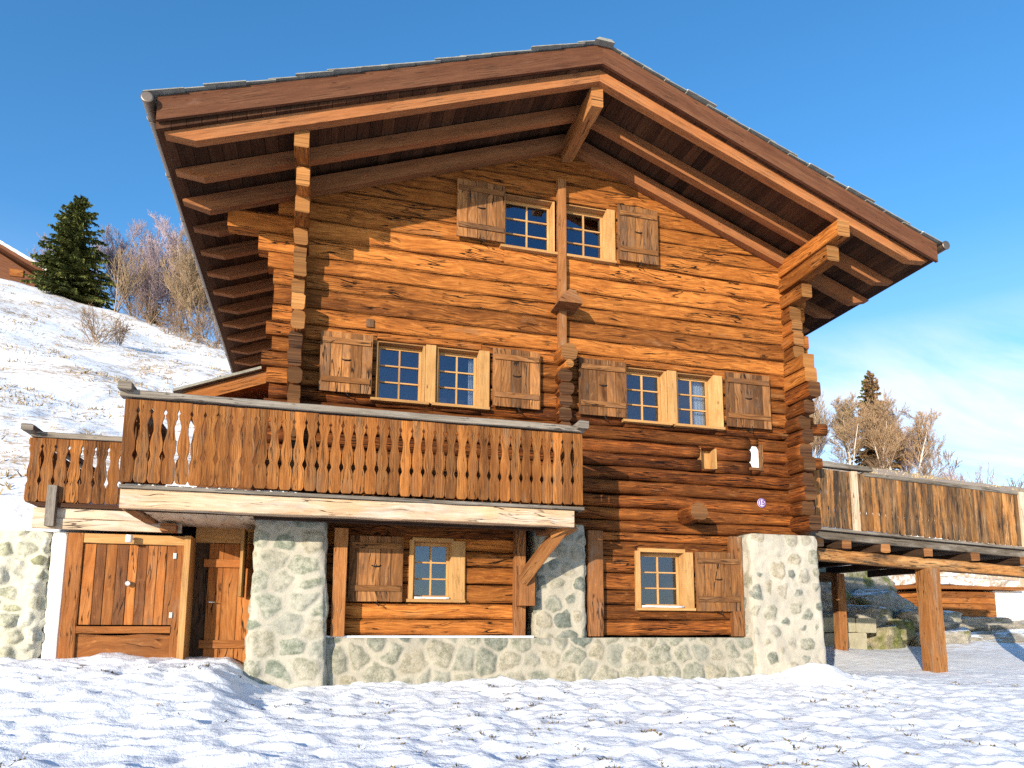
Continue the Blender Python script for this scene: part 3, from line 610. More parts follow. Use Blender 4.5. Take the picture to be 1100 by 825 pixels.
# ------------------------------------------------------------------ roof
roof = MB()
LIFT = {-1: .09, 1: -.05}
YF, YB = -1.66, 9.45; EL, ER = -2.24, 10.18
def clampy(a): return a
for sgn in (-1, 1):
    n = 34
    for i in range(n):
        d0 = 6.22 * i / n; d1 = 6.22 * (i + 1) / n - .006; x0, x1 = RX + sgn * d0, RX + sgn * d1
        z0, z1 = rb(x0) + .2, rb(x1) + .2
        c = [(x0, YF + .02, z0), (x1, YF + .02, z1), (x1, YB, z1), (x0, YB, z0), (x0, YF + .02, z0 + .27), (x1, YF + .02, z1 + .27), (x1, YB, z1 + .27), (x0, YB, z0 + .27)]
        if sgn < 0: c = [c[1], c[0], c[3], c[2], c[5], c[4], c[7], c[6]]
        roof.hexa(c, age=rnd(.1, .7))
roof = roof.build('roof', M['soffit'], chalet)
for sgn, nm in ((-1, 'left'), (1, 'right')):
    rim_plates = MB()  # thin white plates standing in for sunlight along the right roof edge
    for j, y in enumerate([-1.5, -.72, -.10] + [.84 + .78 * k for k in range(12)]):
        e1, e2 = RX + sgn * 5.74, RX + sgn * 6.12; dz = (0, -.03, -.16)[j] if j < 3 else 0
        poly = [(RX, rb(RX) + dz), (e1, rb(e1) + dz), (e2, rb(e2) + .17 + dz * .6), (e2, rb(e2) + .198 + dz * .6), (RX, rb(RX) + .198 + dz * .6)]
        if sgn > 0: poly = list(reversed(poly))
        mb = MB(); mb.prism(poly, y - .07, y + .07, age=.1 if j == 0 else .3, us=sgn); mb.build('rafter', M['rafter'], roof)
    poly = [(RX, rb(RX) + .19), (RX + sgn * 6.2, rb(RX + sgn * 6.2) + .19 + LIFT[sgn]), (RX + sgn * 6.2, rb(RX + sgn * 6.2) + .52 + LIFT[sgn]), (RX, rb(RX) + .52)]
    if sgn > 0: poly = list(reversed(poly))
    mb = MB(); mb.prism(poly, YF - .05, YF, age=.35, us=sgn)
    mb.build('barge_board', M['roof'], roof, label='long brown barge board on the %s slope' % nm)
    # shingles in overlapping courses
    mb = MB(); rows = 17
    for i in range(rows):
        d0 = 6.32 * i / rows - .06; d1 = 6.32 * (i + 1) / rows + .05
        y = -1.76
        while y < YB + .1:
            wd = rnd(.35, .7); f0 = rnd(-.03, .03) if y < -1.75 else 0
            x0, x1 = RX + sgn * max(d0, 0), RX + sgn * (d1 + rnd(-.04, .04)); za, zb = rb(x0) + .540 + LIFT[sgn] * d0 / 6.2, rb(x1) + .562 + LIFT[sgn] * d1 / 6.2
            ya, yb2 = y + f0, min(y + wd - .01, YB + .15); t = .013
            c = [(x0, ya, za), (x1, ya, zb), (x1, yb2, zb), (x0, yb2, za), (x0, ya, za + t), (x1, ya, zb + t), (x1, yb2, zb + t), (x0, yb2, za + t)]
            if sgn < 0: c = [c[1], c[0], c[3], c[2], c[5], c[4], c[7], c[6]]
            mb.hexa(c); y += wd
            if sgn > 0: rim_plates.hexa([(q[0], q[1] + (.02 if q[1] < c[2][1] - .1 else 0), q[2] + (t + .002 if k_ < 4 else .016)) for k_, q in enumerate(c)])
    mb.build('shingle_cover', M['shingle'], roof)
    if sgn > 0: rim_plates.build('sunlit_rim', M['snow'], roof)
mb = MB()
for i in range(16):
    y = -1.82 + i * .71; mb.hexa([(RX - .16, y, 10.61), (RX + .16, y, 10.61), (RX + .16, y + .69, 10.61), (RX - .16, y + .69, 10.61), (RX - .10, y, 10.655), (RX + .10, y, 10.655), (RX + .10, y + .69, 10.655), (RX - .10, y + .69, 10.655)])
mb.build('ridge_cap', M['shingle'], roof)
mb = MB(); mb.box(3.87, 4.07, -1.46, 8.4, 9.76, 10.115, n=10, jit=.004, age=.2); mb.build('ridge_purlin', M['post'], roof)
def gutter(x, z, name_l):
    mb = MB(); n = 10; r = .075; b = len(mb.v); prof = []
    for k in range(n + 1):
        a = math.pi + math.pi * k / n; prof.append((math.cos(a) * r, math.sin(a) * r))
    for k in range(n, -1, -1):
        a = math.pi + math.pi * k / n; prof.append((math.cos(a) * (r - .006), math.sin(a) * (r - .006)))
    P = len(prof)
    for y in (-1.80, YB):
        for px, pz in prof: mb.v.append(V((x + px, y, z + pz)))
    for k in range(P):
        a = b + k; c = b + (k + 1) % P; mb.face((a, a + P, c + P, c), ((0, 0),) * 4, (.5, .5, .5, 1), 0, True)
    gobj = mb.build('gutter', M['gutter'], chalet, label=name_l)
    mb = MB(); mb.lathe((x, -1.815, z - .005), (0, 1, 0), [(0, .062), (.006, .078), (.02, .080)], 18); mb.build('end_cap', M['gutter'], gobj)
    for k in range(9):
        mb = MB(); y = -1.4 + k * 1.25
        mb.tube([V((x + math.cos(math.pi + math.pi * q / 8) * .082, y, z + math.sin(math.pi + math.pi * q / 8) * .082)) for q in range(9)], [.008] * 9, 5); mb.build('gutter_bracket', M['gutter'], gobj)
gutter(EL - .09, rb(EL) + .52, 'copper gutter along the left eave'); gutter(ER + .09, rb(ER) + .42, 'dark gutter along the right eave')

# small lean-to roof behind the balcony, against the left side wall
mb = MB(); mb.hexa([(-2.45, 2.6, 5.55), (-.52, 2.6, 6.30), (-.52, 5.2, 6.30), (-2.45, 5.2, 5.55), (-2.45, 2.6, 5.80), (-.52, 2.6, 6.55), (-.52, 5.2, 6.55), (-2.45, 5.2, 5.80)], age=.2)
lt = mb.build('lean_to_roof', M['garage'], chalet)
mb = MB(); mb.hexa([(-2.6, 2.5, 5.76), (-.52, 2.5, 6.57), (-.52, 5.3, 6.57), (-2.6, 5.3, 5.76), (-2.6, 2.5, 5.81), (-.52, 2.5, 6.62), (-.52, 5.3, 6.62), (-2.6, 5.3, 5.81)]); mb.build('shingle_cover', M['shingle'], lt)
mb = MB(); mb.box(-2.2, -.55, 3.0, 4.8, 3.3, 5.7, age=.6); mb.build('lean_to_wall', M['garage'], lt)

# ------------------------------------------------------------------ balcony
BY = -1.3; BX0, BX1 = -2.40, 3.72
GAP = [(0, .024), (.02, .010), (.045, .002), (.25, .002), (.285, .010), (.32, .026), (.35, .022), (.39, .008), (.44, .004), (.50, .006), (.56, .016), (.63, .028), (.70, .031), (.76, .022), (.81, .008), (.835, .004), (.86, .016), (.875, .017), (.90, .004), (.92, .001), (1.0, .001)]
def carved_board(mb, p, dx, dn, wd, h, gap, thick=.028, age=.3, gl=True, gr=True, amp=1.0, drop=0.0, mat=0):
    """one vertical board with carved edges; p = lower left corner, dx = direction along the railing, dn = outward"""
    dx = V(dx); dn = V(dn); p = V(p); b = len(mb.v); t = mb.tint(age); uo = rnd(0, 20); n = len(gap)
    for k, (q, ga) in enumerate(gap):
        z = h * q - (drop * (1 - q / .06) if q < .06 else 0); a = (ga * amp * rnd(.85, 1.15) if gl else .0); c = wd - (ga * amp * rnd(.85, 1.15) if gr else .001)
        for s in (0, thick):
            for x in (a, c): mb.v.append(p + dx * x + dn * s + V((0, 0, z)))
    # order per level: back-left, back-right, front-left, front-right
    for k in range(n - 1):
        i = b + 4 * k; j = i + 4; z0 = h * gap[k][0]; z1 = h * gap[k + 1][0]
        for q in ((2, 3), (1, 0), (0, 2), (3, 1)):
            mb.face((i + q[0], i + q[1], j + q[1], j + q[0]), ((uo + z0, 0 if q[0] in (0, 2) else wd), (uo + z0, wd if q[1] in (1, 3) else 0), (uo + z1, wd if q[1] in (1, 3) else 0), (uo + z1, 0 if q[0] in (0, 2) else wd)), t, mat)
    mb.face((b, b + 1, b + 3, b + 2), ((uo, 0), (uo, wd), (uo + .03, wd), (uo + .03, 0)), t, mat); e = b + 4 * (n - 1)
    mb.face((e + 2, e + 3, e + 1, e), ((uo, 0), (uo, wd), (uo + .03, wd), (uo + .03, 0)), t, mat)
def railing(mb, x0, x1, y, zf, h, pitch, gap, plain_ends=0, agef=lambda x: rnd(.1, .7), amp=1.0):
    n = round((x1 - x0) / pitch); wd = (x1 - x0) / n
    for i in range(n):
        x = x0 + i * wd; ends = i < plain_ends or i >= n - plain_ends
        carved_board(mb, (x, y, zf(x)), (1, 0, 0), (0, -1, 0), wd - .002, h(x) if callable(h) else h, gap, age=agef(x), gl=not (i <= plain_ends - 1 + 0), gr=not (i >= n - plain_ends), amp=amp)
balc = MB(); RZ = 3.40
railing(balc, BX0, BX1, BY, lambda x: RZ + rnd(-.006, .006), 1.06, .155, GAP, 1, amp=1.12)
for s, x in ((1, BX0 + .0), (-1, BX1 - .03)):
    n = 8 if x > 0 else 17; y0 = BY + .02
    for i in range(n):
        wd = .153; carved_board(balc, (x + .03, y0 + i * wd, RZ) if s > 0 else (x + .03, y0 + i * wd, RZ), (0, 1, 0), (-1, 0, 0), wd - .002, 1.06, GAP, age=rnd(.1, .7))
balcony = MB()
for i in range(9): balcony.box(BX0 + .05, BX1 - .05, BY + .05 + i * .155, BY + .2 + i * .155, 3.27, 3.315, age=rnd(.3, .9))
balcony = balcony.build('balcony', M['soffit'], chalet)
balc.build('railing', M['rail'], balcony)
mb = MB(); mb.beam((BX0 - .06, BY + .03, 4.535), (BX1 + .02, BY + .03, 4.535), .17, .095, n=30, jit=.006, e=.25, age=.25)
mb.beam((BX0 + .01, BY - .15, 4.605), (BX0 + .01, 1.6, 4.60), .16, .11, n=8, jit=.006, e=.25, age=.6); mb.beam((BX1 - .03, BY - .17, 4.575), (BX1 - .03, -.03, 4.575), .16, .12, n=5, jit=.006, e=.25, age=.5)
mb.build('handrail', M['grey'], balcony)
mb = MB(); mb.box(BX0 + .02, BX1 + .0, BY - .075, BY + .10, 3.318, 3.365, n=20, jit=.003, age=.6); mb.build('floor_edge', M['grey'], balcony)
mb = MB(); mb.box(-2.37, 3.58, BY - .035, BY + .16, 3.075, 3.316, n=30, jit=.010, age=.38); mb.build('front_beam', M['bleach'], balcony, label='thick bleached front beam with peeling orange bark')
mb = MB(); mb.box(-2.34, 3.6, BY + .17, BY + .23, 3.07, 3.16, age=.6); mb.box(-2.34, 3.6, -.62, -.52, 3.10, 3.265, age=.6); mb.build('floor_joist', M['dark'], balcony)
for x in (-2.30, 3.45):
    mb = MB(); mb.box(x - .08, x + .08, BY + .17, .28 if x < 0 else -.02, 3.07, 3.262, n=5, jit=.006, age=.55); mb.build('side_beam', M['post'], balcony)
mb = MB(); mb.box(-2.2, -.85, BY + .25, .56, 3.10, 3.14, age=.2); mb.build('soffit_panel', M['bleach'], balcony)
mb = MB(); b = len(mb.v)
nn = 40
for i in range(nn + 1):
    x = BX0 + .06 + 3.3 * i / nn
    for yy, zz in ((BY + .04, 3.316), (BY + .05, 3.345 + .02 * nz(x * 3) + (.05 if x < -.1 else .0)), (BY + .5, 3.36 + .03 * nz(x * 2, 4)), (-.3, 3.35), (-.25, 3.316)): mb.v.append(V((x, yy, zz)))
for i in range(nn):
    for k in range(4):
        a = b + 5 * i + k; mb.face((a, a + 5, a + 6, a + 1), ((0, 0),) * 4, (.5, .5, .5, 1), 0, True)
mb.build('floor_snow', M['snow'], balcony)

# house number plate
sign = thing('house_number_sign', 'small round purple and white plate reading 15 on the dark logs near the right corner', 'sign', loc=(7.60, -.035, 3.83))
mb = MB(); mb.lathe((0, 0, 0), (0, -1, 0), [(0, .085), (.014, .085), (.018, .08)], 28); mb.build('plate', M['lilac'], sign)
m, nt, b = newmat('violet_enamel'); b.inputs['Base Color'].default_value = (.13, .06, .22, 1); b.inputs['Roughness'].default_value = .4; M['violet'] = m
mb = MB(); n = 28
for i in range(n):
    a0, a1 = 2 * math.pi * i / n, 2 * math.pi * (i + 1) / n; bb = len(mb.v)
    for a in (a0, a1):
        for r in (.064, .081): mb.v.append(V((math.cos(a) * r, -.0195, math.sin(a) * r)))
    mb.face((bb, bb + 2, bb + 3, bb + 1), ((0, 0),) * 4, (.5, .5, .5, 1))
mb.build('ring', M['violet'], sign)
fc = bpy.data.curves.new('number_text', 'FONT'); fc.body = '15'; fc.size = .115; fc.extrude = .002; fc.align_x = 'CENTER'; fc.align_y = 'CENTER'; fc.offset = .004
fo = bpy.data.objects.new('number_curve', fc); COL.objects.link(fo); bpy.context.view_layer.update()
fm = bpy.data.meshes.new_from_object(fo.evaluated_get(bpy.context.evaluated_depsgraph_get())); bpy.data.objects.remove(fo)
fm.materials.clear(); fm.materials.append(M['violet'])
fo = bpy.data.objects.new('number', fm); COL.objects.link(fo); fo.parent = sign; fo.location = (0, -.021, 0); fo.rotation_euler = (math.pi / 2, 0, 0)

# ------------------------------------------------------------------ storage annex on the left with its terrace
ann = thing('storage_annex', 'low wooden storage annex with plank doors and small carved terrace left of the chalet', 'annex')
def ap(name, mat, *boxes, **kw): return part(name, mat, *boxes, parent=ann, **kw)
mb = MB(); rough_block(mb, -3.60, -3.37, .28, 3.9, .7, 2.93, .006, seed=5, left=.0); mb.build('plaster_pier', M['plaster'], ann)
ap('door_jamb', M['garage'], (-3.37, -3.17, .27, .45, .9, 2.92), age=.35)
ap('door_jamb', M['garage'], (-1.97, -1.86, .27, .45, .9, 2.90), age=.35)
ap('door_header', M['pine'], (-3.17, -1.86, .26, .44, 2.78, 2.92), age=.25)
mb = MB(); x = -3.17
for wd in (.16, .13, .14, .15, .12, .13, .13, .12, .12):
    wd *= 1.2 / 1.2; mb.box(x + .003, x + wd - .003, .30, .34, 1.64, 2.77, n=4, jit=.003, age=rnd(.0, .95)); x += wd
gd = mb.build('store_door', M['garage'], ann, label='wide plank door of uneven brown and orange boards')
mb = MB(); mb.lathe((-2.56, .30, 2.22), (0, -1, 0), [(0, .018), (.03, .018), (.034, .038), (.06, .042), (.075, .03)], 16); mb.build('knob', M['steel'], gd)
for zz in (1.78, 2.63):
    mb = MB(); mb.box(-1.995, -1.955, .255, .27, zz - .04, zz + .04); mb.build('hinge', M['steel'], gd)
ap('lower_rail', M['garage'], (-3.17, -1.97, .26, .36, 1.52, 1.62), age=.25)
ap('lower_panel', M['garage'], (-3.17, -1.97, .31, .36, .9, 1.50), age=.5)
ap('door_post', M['pine'], (-1.855, -1.76, .18, .70, .9, 2.92), age=.3)
ap('jamb_shade_panel', M['dark'], (-1.76, -1.56, .66, .70, .9, 2.95), age=.3)  # dark sheet painting the shade on the left door jamb
mb = MB(); x = -1.56
for wd in (.21, .22, .21): mb.box(x + .002, x + wd - .002, .58, .62, .95, 2.86, n=4, jit=.002, age=rnd(.1, .3)); x += wd
sd = mb.build('side_door', M['garage'], ann, label='narrow reddish plank door next to the stone pier')
for zz in (1.36, 2.56):
    mb = MB(); mb.box(-1.62, -.93, .55, .579, zz - .06, zz + .06, age=.3); mb.build('door_batten', M['garage'], sd)
mb = MB(); mb.tube([V((-1.53, .57, 1.98)), V((-1.53, .52, 1.98)), V((-1.42, .515, 1.975))], [.009, .01, .008], 6, cap=True); mb.build('door_handle', M['steel'], sd)
ap('door_lintel', M['pine'], (-1.76, -.86, .56, .72, 2.87, 3.24), age=.3)
ap('wind_board', M['pine'], (-1.06, -1.02, -.06, .52, 2.05, 3.04), age=.35)
ap('annex_back', M['dark'], (-3.4, -.5, 3.8, 3.9, .8, 3.0), (-1.0, -.9, .72, 3.8, .8, 3.0))
ap('fascia_board', M['bleach'], (-3.80, -1.9, .16, .22, 2.955, 3.10), (-3.80, -1.9, .175, .235, 3.105, 3.25), age=.1)
ap('terrace_floor', M['soffit'], (-3.84, -.5, .12, 3.9, 3.255, 3.31), age=.5)
ap('terrace_post', M['grey'], (-3.62, -3.50, .06, .155, 2.98, 3.55), age=.85)
mb = MB(); railing(mb, -3.92, -2.42, .16, lambda x: 3.32 + rnd(-.006, .006), .90, .165, GAP, 0, lambda x: rnd(.2, .9))
for i in range(20): carved_board(mb, (-3.89, .17 + i * .165, 3.32), (0, 1, 0), (-1, 0, 0), .163, .9, GAP, age=rnd(.2, .8))
mb.build('terrace_railing', M['rail'], ann)
mb = MB(); mb.beam((-3.9, .17, 4.27), (-2.4, .17, 4.27), .15, .08, n=10, jit=.005, e=.25, age=.3); mb.beam((-3.9, -.05, 4.325), (-3.9, 3.4, 4.32), .15, .09, n=8, jit=.005, e=.25, age=.7); mb.build('terrace_handrail', M['grey'], ann)
lamp = MB(); lamp.lathe((-2.57, .15, 2.90), (0, 0, -1), [(0, .045), (.10, .045), (.105, .04)], 16); lamp.box(-2.55, -2.53, .15, .28, 2.84, 2.87); lo = lamp.build('wall_lamp', M['white'], ann)
mb = MB(); mb.box(-2.13, -1.93, -.1, .16, 2.955, 3.06, n=3, jit=.01, age=.6); mb.build('beam_stub', M['post'], ann)

# snow dusted retaining wall at the far left
mb = MB(); rough_block(mb, -9.5, -3.61, .30, 1.6, .6, 2.93, .055, st=.05, front=.10, seed=41, round_=.04, cells=(.26, .20, .02, .16, .05))
rw = mb.build('retaining_wall', M['stone_snow']); rw['label'] = 'snow dusted pale stone retaining wall left of the storage annex'; rw['category'] = 'wall'

# ------------------------------------------------------------------ raised walkway on the right
walk = thing('raised_walkway', 'raised timber walkway with carved weathered railing on posts right of the chalet', 'walkway')
WY = .40; sl = -.045
def wz(z, x): return z + sl * (x - 9.1)
GW = [(0, .030), (.03, .012), (.06, .002), (.22, .002), (.27, .010), (.31, .020), (.35, .014), (.40, .005), (.48, .007), (.55, .014), (.62, .016), (.70, .006), (.76, .001), (1.0, .001)]
mb = MB(); railing(mb, 8.75, 14.9, WY, lambda x: wz(3.52, x) + rnd(-.006, .006), 1.12, .148, GW, 0, lambda x: rnd(-.1, .8), amp=.8)
mb.build('walkway_railing', M['walkrail'], walk)
for x in (9.93, 14.05): mb = MB(); mb.box(x - .07, x + .07, WY - .085, WY - .03, wz(3.5, x), wz(4.66, x), n=4, jit=.006, age=.0); mb.build('railing_post', M['bleach'], walk)
mb = MB(); mb.beam((8.7, WY, wz(4.73, 8.7)), (10.35, WY - .02, wz(4.74, 10.35)), .16, .10, n=5, jit=.008, e=.25, age=.7); mb.beam((10.2, WY + .02, wz(4.64, 10.2)), (15.0, WY + .02, wz(4.64, 15.0)), .15, .085, n=30, jit=.006, e=.25, age=.45); mb.build('walkway_handrail', M['grey'], walk)
mb = MB(); mb.beam((8.75, WY - .02, wz(3.475, 8.75)), (14.95, WY - .02, wz(3.475, 14.95)), .18, .05, n=20, jit=.003, age=.7); mb.beam((8.75, WY + .04, wz(3.37, 8.75)), (14.95, WY + .04, wz(3.37, 14.95)), .12, .14, n=20, jit=.004, age=.9); mb.build('walkway_edge_board', M['grey'], walk)
mb = MB()
for i in range(37): x = 8.75 + i * .168; mb.box(x, x + .16, WY + .1, 4.4, wz(3.39, x), wz(3.44, x), age=rnd(.2, .9))
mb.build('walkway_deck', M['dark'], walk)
mb = MB(); mb.beam((8.62, WY + .1, wz(3.01, 8.62)), (14.6, WY + .1, wz(3.01, 14.6)), .22, .22, n=14, jit=.012, e=.2, age=.12); mb.build('walkway_beam', M['walkrail'], walk); mb = MB(); mb.beam((8.62, 4.1, wz(3.0, 8.62)), (12.3, 4.1, wz(3.0, 12.3)), .22, .22, n=8, jit=.012, age=.8); mb.build('walkway_beam', M['walkrail'], walk)
for i, x in enumerate((9.0, 9.62, 10.5, 11.5, 12.65, 13.9)):
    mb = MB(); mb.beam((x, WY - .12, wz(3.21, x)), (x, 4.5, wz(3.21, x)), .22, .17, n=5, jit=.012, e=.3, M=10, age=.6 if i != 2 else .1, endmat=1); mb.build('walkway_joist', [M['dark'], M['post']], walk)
mb = MB(); mb.box(11.52, 11.85, WY - .05, WY + .28, .4, 2.80, n=10, jit=.012, e=.2, age=.2); mb.build('support_post', M['post'], walk, label='thick orange squared post carrying the front beam')
mb = MB(); mb.box(14.5, 14.85, WY + .05, WY + .4, .3, 2.9, n=8, jit=.012, age=.4); mb.build('support_post', M['post'], walk)
mb = MB(); mb.box(11.95, 12.17, 3.4, 3.62, .4, 2.9, n=10, jit=.012, age=.5); mb.build('support_post', M['post'], walk, label='thinner dark post in the shade under the deck')

# rocks under the walkway: each boulder a thing
def boulder(name, c, s, lab, seed, mat, group='boulders below the walkway', rot=0.0, flat=.5):
    import bmesh
    bm = bmesh.new(); bmesh.ops.create_icosphere(bm, subdivisions=5, radius=1.0)
    rs = random.Random(int(seed * 100)); planes = []
    for k in range(15):
        n_ = V((rs.uniform(-1, 1), rs.uniform(-1, 1), rs.uniform(-1, 1))).normalized(); planes.append((n_, rs.uniform(.58, .86)))
    planes += [(V((0, 0, 1)), .62), (V((rs.uniform(-.3, .3), -1, rs.uniform(-.2, .3))).normalized(), .66)]
    for v in bm.verts:
        p = v.co.copy()
        for n_, dd in planes:
            e_ = p.dot(n_) - dd
            if e_ > 0: p -= n_ * e_ * .93
        p *= 1 + .06 * noise.noise(p * 3 + V((seed, 0, 0))) + .045 * noise.noise(p * 7 + V((0, seed, 0))) + .03 * noise.noise(p * 17 + V((0, 0, seed))) - .05 * max(0, .12 - abs(noise.noise(V((p.x * 1.5, p.y * 1.5, p.z * 4.5 + seed))))) / .12
        p.x += .04 * noise.noise(V((p.z * 6, seed, 0))); p.y += .06 * noise.noise(V((p.z * 7, seed, 3)))
        v.co = V((p.x * s[0] * 1.3, p.y * s[1] * 1.3, p.z * s[2] * 1.45))
    me = bpy.data.meshes.new(name); bm.to_mesh(me); bm.free()
    me.polygons.foreach_set('use_smooth', [True] * len(me.polygons)); me.materials.append(mat)
    o = bpy.data.objects.new(name, me); COL.objects.link(o); o.location = c; o.rotation_euler = (rnd(-.1, .1), rnd(-.12, .12), rot)
    o['label'] = lab; o['category'] = 'boulder'; o['group'] = group
R_ = M['rock']; RM = M['rock_moss']
boulder('boulder', (12.9, 5.2, 1.75), (.5, .5, .26), 'small angular stone between the block wall and the shaded rocks', 61.0, R_)
boulder('boulder', (15.0, 5.0, 1.55), (.55, .5, .28), 'stone with a mossy side just left of the thick post at half height', 62.3, RM)
boulder('boulder', (17.3, 5.2, 1.05), (.6, .5, .24), 'small wedge of rock in the middle of the sunny pile', 63.7, R_)
boulder('boulder', (13.9, 4.3, .72), (.5, .4, .22), 'lowest mossy stone on the snow between the two posts', 64.9, RM)
boulder('boulder', (19.8, 5.2, 1.6), (.7, .6, .28), 'pale stone under the corner of the shed', 65.5, R_)
boulder('boulder', (16.2, 5.3, 1.75), (1.1, .9, .34), 'flat slanting pale slab at the top of the rocks just right of the thick post', 1.3, R_, rot=.1)
boulder('boulder', (16.3, 4.9, 1.25), (1.0, .8, .36), 'thick grey rock under the slanting slab right of the thick post', 5.1, R_)
boulder('boulder', (18.6, 5.0, 1.25), (1.35, .9, .34), 'long layered boulder with snow on its lower ledge near the right edge', 9.7, R_, rot=-.1)
boulder('boulder', (18.2, 5.7, 1.62), (1.2, .9, .26), 'low rock carrying a strip of snow in front of the wooden shed', 19.7, R_)
boulder('boulder', (17.2, 4.3, .78), (1.0, .7, .30), 'brownish low rock at the foot of the pile on the snow edge', 14.2, RM)
boulder('boulder', (19.2, 4.2, .80), (1.0, .7, .30), 'dark low rock at the far right foot of the pile', 24.2, R_)
boulder('boulder', (20.6, 5.6, 1.15), (1.2, .8, .42), 'snowy grey rock half cut by the right edge of the view', 29.9, R_)
boulder('boulder', (15.7, 4.5, .85), (.75, .7, .32), 'small mossy rock touching the thick post', 33.1, RM)
boulder('boulder', (14.4, 4.9, 1.15), (.75, .6, .55), 'yellow green mossy rock between the two walkway posts', 37.2, RM)
boulder('boulder', (13.2, 4.7, 1.05), (.70, .6, .45), 'mossy block right beside the thin dark post', 41.2, RM)
boulder('boulder', (14.2, 5.3, 1.85), (.95, .7, .40), 'snow capped rock in the shade in the middle under the deck', 45.0, R_)
boulder('boulder', (15.6, 6.2, 2.2), (1.3, .8, .55), 'dark tilted rock in the shade under the deck', 49.9, R_, rot=.3)
boulder('boulder', (13.2, 6.0, 2.35), (1.1, .8, .55), 'dark rock at the back of the shade above the stone blocks', 53.3, R_)
boulder('boulder', (14.6, 7.0, 2.75), (1.7, .9, .62), 'highest shaded rock with snow on top below the deck', 57.7, R_)
mb = MB()
for r, (z0, z1) in enumerate(((.5, 1.02), (1.03, 1.50), (1.51, 1.88))):
    x = 11.3 + .17 * r
    while x < 13.2: wd = rnd(.5, .9); mb.box(x, x + wd - .02, 4.0 + rnd(-.03, .03) + .12 * r, 5.2, z0, z1 - .01, n=5, jit=.02, e=.15); x += wd
bw = mb.build('stone_block_wall', M['block']); bw['label'] = 'low wall of squared tan stone blocks behind the thin dark post'; bw['category'] = 'wall'

# wooden shed behind the rocks
shed = thing('wooden_shed', 'small orange wooden shed under a snow covered flat roof behind the boulders', 'shed')
mb = MB()
for i in range(8): mb.box(19.0, 22.0, 8.0, 8.2, 1.2 + i * .2, 1.395 + i * .2, n=4, jit=.004, age=rnd(0, .2))
for i in range(8): mb.box(19.0, 19.15, 8.2, 11, 1.2 + i * .2, 1.395 + i * .2, age=rnd(0, .2))
mb.build('shed_wall', M['garage'], shed)
mb = MB(); mb.box(18.6, 23.0, 7.75, 11.2, 2.86, 2.98, age=.3); mb.build('shed_roof', M['garage'], shed)
mb = MB(); mb.beam((18.65, 9.4, 3.17), (22.9, 9.4, 3.05), 3.2, .36, n=12, jit=.02, e=.3, M=12); mb.build('roof_snow', M['snow'], shed)
mb = MB(); rough_block(mb, 22.0, 25.0, 8.05, 11, .9, 2.85, .02, seed=61); mb.build('shed_plaster_wall', M['plaster'], shed)

# ------------------------------------------------------------------ distant chalet on the hill
far = thing('distant_chalet', 'small brown wooden chalet on the snowy hill crest at the left edge', 'chalet')
fx, fy = -26.5, 48.0; fz = terrain(-23, 48) - .4
mb = MB(); x1 = -21.2
zt = 27.0
mb.prism([(-29.5, fz - 2), (x1, fz - 2), (x1, 27.2), (-25.2, 29.6), (-29.5, 27.2)], 47.2, 54, age=.4); mb.build('wall', M['roof'], far)
for s, a in ((1, -20.2), (-1, -30.4)):
    mb = MB(); c = [(-25.3, 46.2, 29.75), (a, 46.2, 27.0), (a, 55, 27.0), (-25.3, 55, 29.75)]
    c = c + [(p[0], p[1], p[2] + .28) for p in c]
    if s < 0: c = [c[1], c[0], c[3], c[2], c[5], c[4], c[7], c[6]]
    mb.hexa(c, age=.2); rp = mb.build('roof', M['roof'], far)
    mb = MB(); c2 = [(p[0], p[1] + (.05 if i in (0, 1, 4, 5) else 0), p[2] + .26) for i, p in enumerate(c)]; mb.hexa([(p[0], p[1], p[2]) for p in c2]); mb.build('roof_snow', M['snow'], rp)
for (a, c, d, e) in [(-22.9, -22.0, 27.0, 27.55), (-23.6, -22.6, 25.6, 26.3), (-24.6, -23.9, 27.0, 27.6), (-24.3, -23.4, 24.7, 25.4)]:
    mb = MB(); mb.box(a, c, 47.1, 47.22, d, e, age=.0); mb.build('shutter', M['garage'], far)
mb = MB(); mb.box(-29.5, -21.4, 46.2, 46.3, 25.4, 25.65, age=.3); mb.box(-29.5, -21.4, 46.3, 47.2, 25.35, 25.4, age=.8); mb.build('balcony_beam', M['bleach'], far)
mb = MB(); mb.box(-29.5, -22.4, 46.6, 47.19, fz - 1, 25.2, age=.9); mb.build('ground_floor', M['dark'], far)

